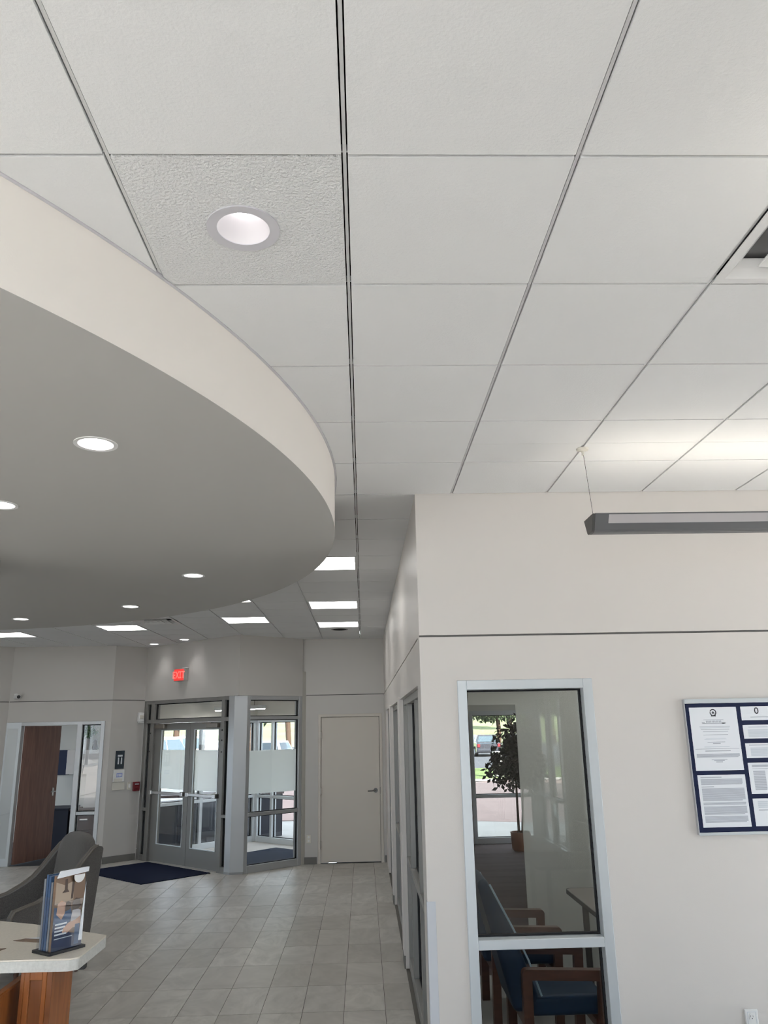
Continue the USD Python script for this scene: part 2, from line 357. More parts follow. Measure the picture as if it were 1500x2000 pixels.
# corner guard on the wall corner
cg = Thing('corner_guard', 'pale grey corner guard on the wall corner by the corridor', 'corner guard', (XC, YN, 0))
cg.part('guard_face', cbox(-.003, .046, -.0032, 0, .10, 1.063, .0014), 'guard_grey')
cg.part('guard_return', cbox(-.0034, -.0002, -.003, .046, .10, 1.063, .0014), 'guard_grey')

# baseboards
def base(name, p, q, label, s0, s1):
    b = Thing(name, label, 'baseboard', (p[0], p[1], 0), ang(p, q), kind='structure')
    b.part('base_strip', upright(R4(s0, .0, s1, .10), .012, -.0125), 'vinyl_base')
base('baseboard_far', (-.97, YF), (XC, YF), 'dark grey vinyl base left of the cream door', .01, .235)
base('baseboard_far_right', (-.97, YF), (XC, YF), 'dark grey vinyl base right of the cream door', 1.285, 1.31)
base('baseboard_sign', D, A, 'grey vinyl base under the switches and signs', .01, .57)
base('baseboard_office', E, D, 'grey vinyl base right of the office sidelight', 1.615, 1.69)
for (a, b), w_ in (((o1[1], o2[0]), 'first'), ((o2[1], o3[0]), 'second')):
    base('baseboard_corridor', (XC, YF), (XC, YN), f'grey vinyl base under the {w_} pier of the corridor wall', ych(b), ych(a))
base('baseboard_right', (XC, YN), (5.5, YN), 'grey vinyl base under the notice board wall', 1.03, 5.1)

# ------------------------------------------------------------------ glazing
def frame_unit(t, s0, s1, z0, z1, mull=(), rails=(), w=.055, dp=.11, y0=-.012, m='aluminium', sill=.10, head=None, skip=(), glass='glass', gy=.045, holes=()):
    """A storefront in the local (s, z) plane: jambs, head, sill, mullions, rails (z, s_from, s_to) and one pane in each opening."""
    hd = head or w
    for a in (s0, s1 - w): t.part('jamb', cbox(a, a + w, y0, y0 + dp, z0, z1, .003), m)
    t.part('head', cbox(s0 + w, s1 - w, y0 + .001, y0 + dp - .001, z1 - hd, z1, .003), m)
    t.part('sill', cbox(s0 + w, s1 - w, y0 + .001, y0 + dp - .001, z0, z0 + sill, .003), m)
    for a in mull: t.part('mullion', cbox(a - w / 2, a + w / 2, y0 + .001, y0 + dp - .001, z0 + sill, z1 - hd, .003), m)
    cols = [s0 + w] + [x for a in sorted(mull) for x in (a - w / 2, a + w / 2)] + [s1 - w]
    for k in range(0, len(cols), 2):
        a, b = cols[k], cols[k + 1]; zs = [z0 + sill]
        for z, f, g in sorted(rails):
            if f <= (a + b) / 2 <= g:
                t.part('rail', cbox(a, b, y0 + .001, y0 + dp - .001, z - .025, z + .025, .003), m); zs += [z - .025, z + .025]
        zs.append(z1 - hd)
        for q in range(0, len(zs), 2):
            if (k // 2, q // 2) in skip: continue
            gk = box(a, b, gy - .012, gy + .012, zs[q], zs[q + 1])
            inner = R4(a + .011, zs[q] + .011, b - .011, zs[q + 1] - .011)
            t.part('gasket', upright(R4(a, zs[q], b, zs[q + 1]).difference(inner), .024, gy - .012), 'gasket')
            t.part('glass_pane', upright(inner.buffer(.004), .006, gy - .003), glass)

# 1: the slot window in the near wall
w1 = Thing('window_1', 'tall slot window with silver frame beside the notice board', 'window', (XC, YN, 0), kind='structure')
frame_unit(w1, .562 - XC, 1.372 - XC, 0, 2.262, rails=[(.838, 0, 2)], w=.056, dp=.125, y0=-.010, m='aluminium_light', glass='glass_reflective', gy=.075)
# 2: entrance doors
en = Thing('door_1', 'grey aluminium double entrance doors with transom and slim side glass', 'door', (A[0], A[1], 0), ang(A, B), kind='structure')
LAB = dist(A, B); dpt, yo = .115, .0
for a, b in ((.0, .085), (.20, .30), (2.115, 2.19)): en.part('jamb', cbox(a, b, yo, yo + dpt, 0, 2.51, .003), 'aluminium_door')
en.part('head', cbox(.085, 2.30, yo + .001, yo + dpt, 2.455, 2.511, .003), 'aluminium_door')
en.part('transom_bar', cbox(.085, 2.30, yo - .003, yo + dpt, 2.142, 2.20, .003), 'aluminium_door')
for a, b in ((.085, .20), (2.19, 2.30)):
    for z0, z1 in ((.085, .755), (.80, 2.142), (2.20, 2.455)):
        inner = R4(a + .012, z0 + .012, b - .012, z1 - .012)
        en.part('gasket', upright(R4(a, z0, b, z1).difference(inner), .03, .04), 'gasket'); en.part('side_pane', upright(inner.buffer(.003), .006, .052), 'glass')
    en.part('mid_bar', cbox(a, b, yo + .001, yo + dpt, .755, .80, .003), 'aluminium_door'); en.part('bottom_bar', cbox(a, b, yo + .001, yo + dpt, 0, .085, .003), 'aluminium_door')
for z0, z1, a, b in ((2.20, 2.455, .30, 2.115),):
    inner = R4(a + .012, z0 + .012, b - .012, z1 - .012)
    en.part('gasket', upright(R4(a, z0, b, z1).difference(inner), .03, .04), 'gasket'); en.part('transom_pane', upright(inner.buffer(.003), .006, .052), 'glass')
for a, b, sgn in ((.305, 1.292, 1), (1.300, 2.112, -1)):
    ga, gb = (.50, 1.185) if sgn > 0 else (1.405, 2.035)
    leafp = R4(a, .012, b, 2.136).difference(R4(ga, .27, gb, 2.03))
    lf = en.part('door_leaf', upright(leafp, .045, .036), 'aluminium_door')
    en.part('leaf_pane', upright(R4(ga - .003, .267, gb + .003, 2.033), .006, .056), 'glass', parent=lf)
    en.part('frosted_film', upright(R4(ga, 1.11, gb, 1.715), .0016, .063), 'frosted', parent=lf, label='frosted band across the door glass')
    en.part('glazing_bead', upright(R4(ga - .001, .27, gb + .001, 2.031).difference(R4(ga + .010, .281, gb - .010, 2.02)), .014, .027), 'aluminium_light', parent=lf)
    en.part('push_bar', cat_(cbox(a + .03, b - .03, -.045, -.012, 1.03, 1.075, .006), cbox(a + .03, a + .10, -.05, .036, 1.02, 1.085, .006), cbox(b - .10, b - .03, -.05, .036, 1.02, 1.085, .006)), 'steel', parent=lf, label='brushed steel push bar')
    ca, cb = (a + .06, a + .34) if sgn > 0 else (b - .34, b - .06)
    en.part('door_closer', cat_(cbox(ca, cb, -.03, .036, 2.05, 2.115, .006), cbox(ca + .1, cb + (.16 if sgn > 0 else -.4), -.02, -.008, 2.118, 2.128, .002)), 'bronze', parent=lf, label='dark overhead closer')
for s_, z_ in ((.225, 1.98), (.218, 1.69), (2.15, 2.01), (2.15, 1.86), (2.15, 1.69)): en.part('frame_button', mv(rot(cyl(.012, 0, .008), PI / 2, [1, 0, 0]), s_, yo, z_), 'black_plastic')
# 3: sidelight right of the post
sl = Thing('window_2', 'glazed sidelight with frosted band right of the corner post', 'window', (B[0], B[1], 0), ang(B, C), kind='structure')
LBC = dist(B, C)
frame_unit(sl, .155, LBC - .005, 0, 2.511, rails=[(.795, 0, 2), (2.18, 0, 2)], w=.062, dp=.115, y0=.0, sill=.10, m='aluminium', gy=.05)
sl.part('frosted_film', upright(R4(.228, 1.08, LBC - .078, 1.70), .0016, .058), 'frosted', label='frosted band across the glass')
def loc2w(p, q, s, n):
    u = np.array([q[0] - p[0], q[1] - p[1]]) / dist(p, q); v = np.array([-u[1], u[0]]); return np.array(p) + u * s + v * n
pc = [loc2w(A, B, 2.295, 0), loc2w(A, B, 2.43, -.0), loc2w(B, C, .155, -.0), loc2w(B, C, .155, .115), loc2w(A, B, 2.295, .115)]
post = Thing('trim_1', 'wide chamfered grey aluminium corner post between doors and sidelight', 'corner post', (B[0], B[1], 0), kind='structure')
post.part('post_cover', ext(Polygon([tuple(p - np.array(B)) for p in pc]), 2.511), 'aluminium')
post.part('base_plate', ext(Polygon([tuple(p - np.array(B)) for p in pc]).buffer(.006), .03), 'aluminium_dark')
# 4: outer doors and glass of the vestibule
nAB = np.array([-(B[1] - A[1]), B[0] - A[0]]) / LAB
A2, B2 = tuple(np.array(A) + 2.5 * nAB), tuple(np.array(B) + 2.5 * nAB)
ve = Thing('window_3', 'outer glass front of the vestibule seen through the doors', 'window', (A2[0], A2[1], 0), ang(A2, B2), kind='structure')
frame_unit(ve, 0, LAB, 0, 2.2, mull=[.45, 1.26, 2.05], rails=[(.80, 0, 3)], w=.06, m='aluminium_light', glass='glass')
vs = Thing('window_4', 'left side glass of the vestibule with low rail', 'window', (A[0], A[1], 0), ang(A, A2), kind='structure')
frame_unit(vs, .12, 2.49, 0, 2.2, mull=[1.25], rails=[(.80, 0, 3)], w=.06, m='aluminium_light')
wall('wall_vestibule', C, B2, 'short outer wall of the vestibule beside the sidelight', m='office_wall', groove=False, th=.1, z1=2.9, holes=[R4(.75, .5, 1.1, 2.2)])
wall('wall_vestibule_top', A2, B2, 'wall over the outer glass of the vestibule', z0=2.2, z1=H, m='office_wall', groove=False, th=.1)
wall('wall_vestibule_left', A, A2, 'wall over the left glass of the vestibule', z0=2.2, z1=H, m='office_wall', groove=False, th=.1)
vf = Thing('floor_vestibule', 'pale tiled floor inside the vestibule', 'floor', kind='structure')
vf.part('slab', ext(Polygon([A, B, C, B2, A2]), .06, -.06), 'concrete')
vp = Thing('ceiling_vestibule', 'low ceiling over the vestibule', 'ceiling', kind='structure')
vp.part('board', ext(Polygon([A, B, C, B2, A2]).buffer(-.06), .03, 2.78), 'office_wall')
q0 = [loc2w(A, B, 1.0, .25), loc2w(A, B, 2.42, .25), loc2w(A, B, 2.42, 2.15), loc2w(A, B, 1.0, 2.15)]
single('entrance_mat', ext(Polygon([tuple(p) for p in q0]), .010, .0005), 'vestibule_carpet', 'dark blue walk-off carpet inside the vestibule', 'mat')

vl = Thing('vestibule_light', 'white linear light hanging in the vestibule behind the transom glass', 'pendant light', (*loc2w(A, B, 1.0, 1.25), 2.34), ang(A, B))
vl.part('body', cbox(-.65, .65, -.05, .05, .012, .07, .004), 'white_plastic'); vl.part('diffuser', box(-.63, .63, -.042, .042, .0, .012), 'vestibule_glow')
for x in (-.4, .4): vl.part('rod', tube([(x, 0, .07), (x, 0, .4397)], .006), 'dark_steel')

# 5: office front at the left with open door
of = Thing('door_2', 'open brown office door in a silver frame with a sidelight', 'door', (E[0], E[1], 0), ang(E, D), kind='structure')
for a, b in ((0, .245), (1.155, 1.24), (1.54, 1.605)): of.part('jamb', cbox(a, b, -.012, .11, 0, 2.195, .003), 'aluminium_light' if a == 0 else 'aluminium')
of.part('head', cbox(.245, 1.54, -.011, .109, 2.14, 2.195, .003), 'aluminium')
of.part('rail', cbox(1.24, 1.54, -.011, .109, .74, .79, .003), 'aluminium'); of.part('sill', cbox(1.24, 1.54, -.011, .109, 0, .10, .003), 'aluminium')
for z0, z1 in ((.10, .74), (.79, 2.14)):
    of.part('gasket', upright(R4(1.24, z0, 1.54, z1).difference(R4(1.251, z0 + .011, 1.529, z1 - .011)), .02, .035), 'gasket'); of.part('glass_pane', upright(R4(1.248, z0 + .008, 1.532, z1 - .008), .006, .042), 'glass')
of.part('glass_pane', upright(R4(.03, .12, .20, 2.1), .004, -.0165), 'glass')
lm = rot(cbox(0, .80, 0, .045, .012, 2.136, .002), math.radians(68), [0, 0, 1])
lf = of.part('door_leaf', mv(lm, .30, .07, 0), 'mahogany', label='brown wood veneer door leaf standing open')
hd = cat_(cbox(.70, .735, -.012, .0, .99, 1.12, .003), tube([(.717, -.01, 1.06), (.717, -.055, 1.06), (.62, -.06, 1.06)], .010), cbox(.70, .735, .045, .057, .99, 1.12, .003))
of.part('lever_handle', mv(rot(hd, math.radians(68), [0, 0, 1]), .30, .07, 0), 'steel', parent=lf)
# 6: glazing in the angled wall at the left edge
wl = Thing('window_5', 'tall bright glazing in the angled wall at the left edge', 'window', (F[0], F[1], 0), ang(F, E), kind='structure')
frame_unit(wl, 2.2, 4.93, 0, 2.195, mull=[3.3, 4.1], rails=[(.765, 0, 9)], w=.06, m='aluminium_light')
# 7..9: office fronts along the corridor
for k, (a, b) in enumerate((o1, o2, o3)):
    t = Thing(f'window_{6 + k}', ['nearest office front on the corridor, narrow door bay and glass', 'middle office front on the corridor between two pale piers', 'farthest office front on the corridor next to the cream door'][k], 'window', (XC, YF, 0), -PI / 2, kind='structure')
    s0, s1 = ych(b) + .002, ych(a) - .002
    frame_unit(t, s0, s1, 0, 2.248, mull=[s0 + .62, s0 + 1.62] if k == 0 else [s0 + 1.0], rails=[(.875, 0, 20)], w=.055, dp=.10, y0=.03, m='aluminium_door', gy=.085)
for (a, b), w_ in (((o1[1], o2[0]), 'near'), ((o2[1], o3[0]), 'far')):
    t = Thing('trim_2' if w_ == 'near' else 'trim_3', f'{w_} pale pier edge standing proud between the office fronts', 'trim', (XC, YF, 0), -PI / 2, kind='structure')
    t.part('pier_casing', cbox(ych(b) + .001, ych(a) + .0, -.014, .0, .10, 2.27, .002), 'wall_paint')
# windows behind the camera
wb = Thing('window_9', 'wide window band behind the camera', 'window', (5.5, -4, 0), PI, kind='structure')
frame_unit(wb, 4.5, 14.4, 0, 3.3, mull=[6.1, 7.7, 9.3, 10.9, 12.6], w=.06, sill=.06)
we = Thing('window_10', 'daylight window in the right side wall', 'window', (5.5, YN, 0), -PI / 2, kind='structure')
frame_unit(we, .35, 3.8, 0, 3.2, mull=[1.5, 2.65], w=.06, sill=.06)
wf = Thing('window_11', 'window in the left side wall of the lobby', 'window', (-9.5, -4, 0), ang((-9.5, -4), F), kind='structure')
frame_unit(wf, 1, 6, .9, 2.4, mull=[2.6, 4.3], w=.06, sill=.06)
# cream door in the far wall
fd = Thing('door_3', 'plain cream door with dark lever at the corridor end', 'door', (-.97, YF, 0), kind='structure')
for a, b in ((.25, .292), (1.228, 1.27)): fd.part('jamb', cbox(a, b, -.016, .12, 0, 2.185, .003), 'door_paint')
fd.part('head', cbox(.25, 1.27, -.0165, .12, 2.180, 2.225, .003), 'door_paint')
lf = fd.part('door_leaf', cbox(.297, 1.223, .012, .056, .014, 2.176, .002), 'door_paint')
fd.part('lever_handle', cat_(mv(rot(cyl(.034, 0, .016), PI / 2, [1, 0, 0]), 1.155, .012, 1.05), tube([(1.155, .0, 1.05), (1.155, -.05, 1.05), (1.03, -.055, 1.045)], .010), mv(rot(cyl(.02, 0, .03), PI / 2, [1, 0, 0]), 1.155, .0, 1.05)), 'dark_steel', parent=lf, smooth=35)
for z in (1.90, 1.06, .26): fd.part('hinge', cat_(cyl(.008, z - .055, z + .055, .294, -.004, 10), box(.285, .305, -.0175, -.0155, z - .05, z + .05)), 'bronze', parent=lf)
fd.part('latch_plate', box(1.224, 1.230, -.02, -.0155, 1.0, 1.1), 'dark_steel')
# ------------------------------------------------------------------ lamps and ceiling fittings
pl0 = None
plab = {(-1, 3): 'square ceiling light panel half hidden by the round soffit, nearest of the corridor row', (-1, 7): 'second square ceiling light panel along the corridor', (-1, 10): 'farthest square ceiling light panel in the corridor row by the round grille',
        (-3, 6): 'ceiling light panel nearly hidden behind the soffit edge, only a sliver showing', (-3, 9): 'ceiling light panel left of the corridor row, in front of the entrance corner', (-6, 10): 'ceiling light panel just left of the square air grille', (-9, 11): 'ceiling light panel cut by the left edge of the view'}
for n, (i, j) in enumerate(panels):
    lab = plab.get((i, j), 'square ceiling light panel in the lobby ceiling behind or beside the camera'); gp = 'square ceiling light panels' if (i, j) in plab else 'ceiling light panels out of view'
    loc = (X0 + T * (i + .5), Y0 + T * (j + .5), H - .004)
    if pl0: pl0.dup(loc, 0, lab, gp); continue
    pl0 = Thing('ceiling_light_panel', lab, 'ceiling light', loc, 0, gp)
    h_ = T / 2 - .006
    pl0.part('frame', ext(sbox(-h_, -h_, h_, h_).difference(sbox(-h_ + .02, -h_ + .02, h_ - .02, h_ - .02)), .03), 'grid_white')
    pl0.part('diffuser', box(-h_ + .02, h_ - .02, -h_ + .02, h_ - .02, .004, .012), 'panel_glow')
    pl0.part('housing', box(-h_, h_, -h_, h_, .03, .06), 'plenum')
def can(name, label, x, y, z, r_in, r_out, dep, group, lens='can_glow', refl='lamp_reflector'):
    c = Thing(name, label, 'downlight', (x, y, z), 0, group)
    c.part('trim_ring', lathe([(r_in, -.003), (r_out, -.0045), (r_out, .0005), (r_in, .004), (r_in, -.003)], 40), 'trim_lilac' if r_out > .1 else 'white_plastic', smooth=40)
    c.part('reflector', lathe([(r_in, .0), (r_in * .93, dep * .35), (r_in * .62, dep), (r_in * .66, dep + .004), (r_in + .004, .004), (r_in, .0)], 40), refl, smooth=50)
    c.part('lens', cyl(r_in * .62, dep - .008, dep - .001, n=28), lens)
    c.part('housing', cyl(r_out * .84, dep + .006, dep + .02, n=20), 'plenum')
    return c
can0 = can('recessed_downlight', 'large recessed downlight with grey trim ring in the textured ceiling tile', -.336, 2.008, H, .077, .107, .085, 'tile ceiling downlights', 'can_glow_soft', 'reflector_soft')
sm0 = None
slab_ = ['nearest small downlight in the round soffit', 'small soffit downlight second from the near end', 'small soffit downlight third along the curve, left of the entrance sign', 'small soffit downlight at far left above the left light panel', 'small soffit downlight cut by the left edge of the view']
for k, (q, lab) in enumerate(zip(cand, slab_)):
    gp = 'soffit downlights' if k < 5 else 'soffit downlights out of view'
    if sm0 is None: sm0 = can('soffit_downlight', lab, q[0], q[1], ZB, .068, .084, .115, gp)
    else: sm0.dup((q[0], q[1], ZB), 0, lab, gp)
ww0 = can('wall_wash_downlight', 'small wall-wash downlight left of the exit sign', *cans[1], H, .068, .084, .115, 'wall-wash downlights at the entrance', 'can_glow_wash')
ww0.dup((*cans[2], H), 0, 'small wall-wash downlight right of the exit sign')
# square diffusers
def grille(i, j, lab):
    g = Thing('air_diffuser', lab, 'air diffuser', (X0 + T * (i + .5), Y0 + T * (j + .5), H - .004), 0, 'square ceiling air diffusers')
    h_ = T / 2 - .006
    def sq(a, b, z0, z1):                                            # sloping square ring from half width a at z0 to b at z1
        v = []; f = []
        for (h, z) in ((a, z0), (b, z1), (b, z1 + .004), (a, z0 + .004)): v += [(-h, -h, z), (h, -h, z), (h, h, z), (-h, h, z)]
        for k in range(4):
            for e in range(4):
                p_, q_ = k * 4 + e, k * 4 + (e + 1) % 4; r_, s_ = ((k + 1) % 4) * 4 + e, ((k + 1) % 4) * 4 + (e + 1) % 4
                f += [(p_, q_, s_), (p_, s_, r_)]
        m = trimesh.Trimesh(v, f, process=False); trimesh.repair.fix_normals(m); return m
    g.part('outer_frame', cat_(sq(h_, h_ - .03, 0, .0), sq(h_ - .03, h_ - .075, 0, .045)), 'grid_white')
    g.part('vane', sq(h_ - .105, h_ - .165, -.004, .04), 'grid_white'); g.part('vane', sq(h_ - .19, h_ - .235, -.004, .03), 'grid_white')
    g.part('centre_plate', box(-h_ + .245, h_ - .245, -h_ + .245, h_ - .245, -.002, .004), 'grid_white')
    g.part('duct_neck', box(-h_ + .04, h_ - .04, -h_ + .04, h_ - .04, .066, .075), 'duct_grey')
grille(2, -5, 'square white air diffuser at the right edge of the ceiling'); grille(-5, 9, 'square air diffuser near the entrance beside a light panel')
rd = Thing('round_grille', 'small dark round ceiling grille behind the farthest corridor light panel', 'air grille', (-.336, Y0 + 11.45 * T, H), 0)
rd.part('rim', lathe([(.10, -.004), (.125, -.004), (.125, 0), (.10, 0), (.10, -.004)], 28), 'dark_steel'); rd.part('mesh_disc', cyl(.10, -.004, -.001), 'plenum')
# pendants
def pendant(y, lab):
    p = Thing('pendant_light', lab, 'pendant light', (1.195, y, 2.955), 0, 'linear pendant lights')
    Lp = 3.66; prof = [(-.082, .088), (-.042, .012), (-.034, .003), (-.020, 0), (.020, 0), (.034, .003), (.042, .012), (.082, .088)]
    inner = [(a * .93, b + .004) for a, b in prof]
    sh = Polygon(prof + [(x_, z_ + .0) for x_, z_ in inner[::-1]])
    p.part('body', sideways(sh.buffer(0), Lp - .03, .015), 'lamp_body')
    for s_ in (-1, 1): p.part('side_band', hull([(xx, s_ * yy, zz) for xx in (.085, Lp - .085) for yy, zz in ((.0805, .083), (.0585, .0412), (.0785, .0835), (.0565, .0416))]), 'lamp_band', label='pale perforated band along the side')
    for x0 in (0, Lp - .016): p.part('end_cap', sideways(Polygon(prof), .016, x0), 'lamp_cap')
    p.part('lamp_tray', box(.03, Lp - .03, -.05, .05, .060, .066), 'pendant_glow', label='glowing upward light strip')
    for x0 in (.0 - .012, Lp - .3):
        p.part('cable', tube([(x0 + .015, 0, H - 2.955), (x0 + .03, -.03, .087)], .0013, 6), 'dark_steel')
        can_ = lathe([(.0, -.040), (.006, -.039), (.008, -.016), (.03, -.009), (.034, 0), (0, 0)], 20); p.part('canopy', mv(can_, x0 + .015, 0, H - 2.955), 'ivory_plastic', smooth=40)
pendant(3.935, 'long linear pendant light hanging in front of the notice board wall'); pendant(1.50, 'second long linear pendant light outside the view to the right')

# ------------------------------------------------------------------ notice board and outlet
nb = Thing('notice_board', 'navy notice board with silver rails and white printed sheets on the right wall', 'notice board', (1.91, YN, 1.374))
W_, H_ = 1.02, .752
nb.part('backing', cbox(0, W_, -.022, -.001, .0, H_, .002), 'board_navy')
nb.part('top_rail', cbox(-.003, W_ + .003, -.036, -.001, H_ - .024, H_ + .002, .003), 'aluminium_light', label='bright silver top rail'); nb.part('bottom_rail', cbox(-.003, W_ + .003, -.034, -.001, -.002, .014, .003), 'aluminium_light')
nb.part('side_rail', cbox(-.006, -.0005, -.026, -.001, 0, H_, .001), 'aluminium'); nb.part('side_rail', cbox(W_ + .0005, W_ + .006, -.026, -.001, 0, H_, .001), 'aluminium')
def sheet(x0, z0, x1, z1, lines):
    s_ = nb.part('sheet', box(x0, x1, -.0232, -.0222, z0, z1), 'white_paper')
    groups = {}
    for a, b, c, d, m in lines: groups.setdefault(m, []).append(box(x0 + a * (x1 - x0), x0 + c * (x1 - x0), -.0237, -.02325, z0 + b * (z1 - z0), z0 + d * (z1 - z0)))
    for m, g in groups.items(): nb.part('printed_text', cat_(*g), m, parent=s_)
    return s_
def para(a, b, c, d, n, m='ink_grey', gap=.42):                      # n fine lines of print
    h = (d - b) / n; return [(a, b + k * h, c - (random.random() * .1 if k == 0 else 0), b + k * h + h * (1 - gap), m) for k in range(n)]
P1 = [(.28, .795, .70, .803, 'ink_grey'), (.26, .735, .72, .748, 'ink_grey'), (.24, .74, .30, .760, 'ink_grey'), (.66, .735, .74, .757, 'ink_grey')]
for k in range(11): P1.append((.33 + k * .03, .752, .35 + k * .03, .785, 'ink_grey'))
P1 += [(.18, .685, .82, .692, 'ink_grey'), (.19, .665, .81, .675, 'ink_pale'), (.20, .64, .80, .649, 'ink_grey'), (.24, .605, .77, .614, 'ink_grey'), (.24, .555, .76, .564, 'ink_grey'), (.28, .50, .70, .506, 'ink_pale'), (.25, .485, .72, .492, 'ink_pale'),
       (.31, .44, .68, .449, 'ink_grey'), (.42, .415, .58, .43, 'ink_grey'), (.23, .365, .76, .375, 'ink_pale'), (.04, .335, .96, .342, 'ink_grey'), (.24, .298, .77, .313, 'ink_grey'), (.35, .165, .68, .175, 'ink_grey'), (.40, .148, .62, .16, 'ink_grey'), (.44, .125, .58, .14, 'ink_grey')]
P1 += para(.05, .205, .95, .265, 5, 'ink_grey', .25)
p1 = sheet(.022, .348, .305, .705, P1)
# crest: a small ringed house mark at the head of the first sheet
cx_, cz_ = .022 + .5 * .283, .348 + .915 * .357
ringp = Point(cx_, cz_).buffer(.020, 24).difference(Point(cx_, cz_).buffer(.0145, 24)).difference(R4(cx_ - .004, cz_ - .02, cx_ - .001, cz_ - .012)).difference(R4(cx_ - .021, cz_ + .002, cx_ - .010, cz_ + .006))
house = Polygon([(cx_ - .007, cz_ - .008), (cx_ + .007, cz_ - .008), (cx_ + .007, cz_ + .0), (cx_, cz_ + .008), (cx_ - .007, cz_)]).difference(R4(cx_ - .002, cz_ - .008, cx_ + .002, cz_ - .002))
nb.part('crest', upright(unary_union([ringp, house, R4(cx_ - .015, cz_ - .022, cx_ + .015, cz_ - .0165)]), .0005, -.0238), 'ink_dark', parent=p1)
sheet(.025, .040, .305, .324, [(.06, .945, .50, .962, 'ink_grey'), (.06, .765, .32, .778, 'ink_grey')] + para(.06, .81, .93, .925, 6, 'ink_grey', .22) + para(.06, .50, .95, .745, 12, 'ink_grey', .2) + para(.06, .425, .95, .475, 3, 'ink_grey', .22) + para(.06, .24, .95, .40, 8, 'ink_grey', .22) + para(.06, .09, .95, .215, 6, 'ink_grey', .22))
r1 = sheet(.331, .626, .612, .706, [(.19, .20, .60, .25, 'ink_grey')])
nb.part('printed_number', mv(rot(meshkit.text_mesh('0', .034, .0005, True), PI / 2, [1, 0, 0]), .331 + .078, -.0233, .664), 'ink_dark', parent=r1, label='bold printed 0')
sheet(.331, .522, .612, .600, [(.12, .80, .55, .88, 'ink_pale')] + para(.10, .12, .9, .68, 6, 'ink_pale', .15))
sheet(.331, .413, .612, .496, [(.08, .85, .9, .90, 'ink_grey')] + para(.10, .12, .9, .72, 6, 'ink_pale', .15))
sheet(.331, .215, .612, .387, [(.08, .86, .9, .93, 'ink_grey'), (.08, .80, .9, .815, 'ink_grey')] + para(.09, .12, .34, .75, 12, 'ink_grey', .2))
sheet(.331, .041, .612, .190, para(.10, .66, .5, .92, 4, 'ink_pale', .2) + [(.10, .56, .42, .60, 'ink_grey')])
for k, (z0, z1) in enumerate(((.41, .705), (.041, .384))): sheet(.64, z0, .99, z1, para(.08, .1, .9, .9, 12, 'ink_grey', .3))
ol = Thing('wall_outlet', 'white duplex outlet low on the right wall at the bottom right corner', 'outlet', (2.08, YN, .37))
ol.part('cover_plate', cbox(-.036, .036, -.012, -.0005, 0, .122, .004), 'white_plastic')
for z in (.036, .087):
    q = ol.part('receptacle', upright(Point(0, z).buffer(.0165, 20).intersection(R4(-.0135, z - .03, .0135, z + .03)), .003, -.0145), 'white_plastic')
    ol.part('slot', cat_(box(-.007, -.0052, -.0149, -.0144, z - .002, z + .008), box(.0052, .007, -.0149, -.0144, z - .002, z + .007), mv(rot(cyl(.0025, 0, .0005, n=10), PI / 2, [1, 0, 0]), 0, -.0144, z - .008)), 'ink_dark', parent=q)
ol.part('rim', upright(R4(-.024, .012, .024, .110).difference(R4(-.022, .014, .022, .108)), .001, -.0128), 'ink_pale')
o2_ = Thing('wall_outlet', 'ivory outlet low on the far wall left of the cream door', 'outlet', (-.862, YF, .30))
o2_.part('cover_plate', cbox(-.036, .036, -.008, -.0005, 0, .122, .003), 'ivory_plastic')
for z in (.036, .087): o2_.part('receptacle', upright(Point(0, z).buffer(.0165, 16), .002, -.0105), 'white_plastic')

# ------------------------------------------------------------------ things on the angled wall, exit sign, camera
def on(p, q, s, z): w_ = loc2w(p, q, s, 0); return (w_[0], w_[1], z), ang(p, q)
lc, rz = on(D, A, .195, 1.427)
sg = Thing('door_sign', 'dark slate sign with white emblem above the keypad', 'sign', lc, rz)
sg.part('sign_plate', cbox(-.078, .078, -.010, -.001, 0, .286, .002), 'sign_slate')
sg.part('emblem', cat_(upright(R4(-.038, .196, .038, .218).buffer(.004), .002, -.0122), upright(R4(-.036, .075, -.014, .180), .002, -.0122), upright(R4(.016, .075, .038, .180), .002, -.0122)), 'sign_white')
lc, rz = on(D, A, .187, 1.225)
kp = Thing('keypad', 'white wall keypad with a small blue screen under the slate sign', 'keypad', lc, rz)
kp.part('casing', cbox(-.095, .095, -.032, -.001, 0, .190, .006), 'white_plastic')
kp.part('screen', upright(R4(-.045, .072, .055, .138), .002, -.0338), 'screen_blue'); kp.part('cover_flap', upright(R4(-.090, .004, .060, .052), .003, -.035), 'ivory_plastic')
for k in range(3): kp.part('key', upright(R4(-.030 + k * .026, .086, -.012 + k * .026, .124), .001, -.035), 'sign_white')
lc, rz = on(D, A, .197, 1.10)
pn = Thing('access_panel', 'blank beige plate under the white keypad', 'panel', lc, rz); pn.part('cover', cbox(-.108, .108, -.014, -.001, 0, .12, .004), 'ivory_plastic'); pn.part('lip', cbox(-.108, .108, -.022, -.014, 0, .008, .002), 'ivory_plastic')
lc, rz = on(D, A, .39, 1.09)
sw = Thing('light_switch', 'single cream light switch between beige plate and red alarm', 'light switch', lc, rz); sw.part('cover_plate', cbox(-.033, .033, -.008, -.001, 0, .122, .003), 'ivory_plastic'); sw.part('rocker', hull([(x, y, z) for x in (-.016, .016) for y, z in ((-.008, .03), (-.008, .09), (-.018, .034), (-.011, .09))]), 'white_plastic')
lc, rz = on(D, A, .508, 1.065)
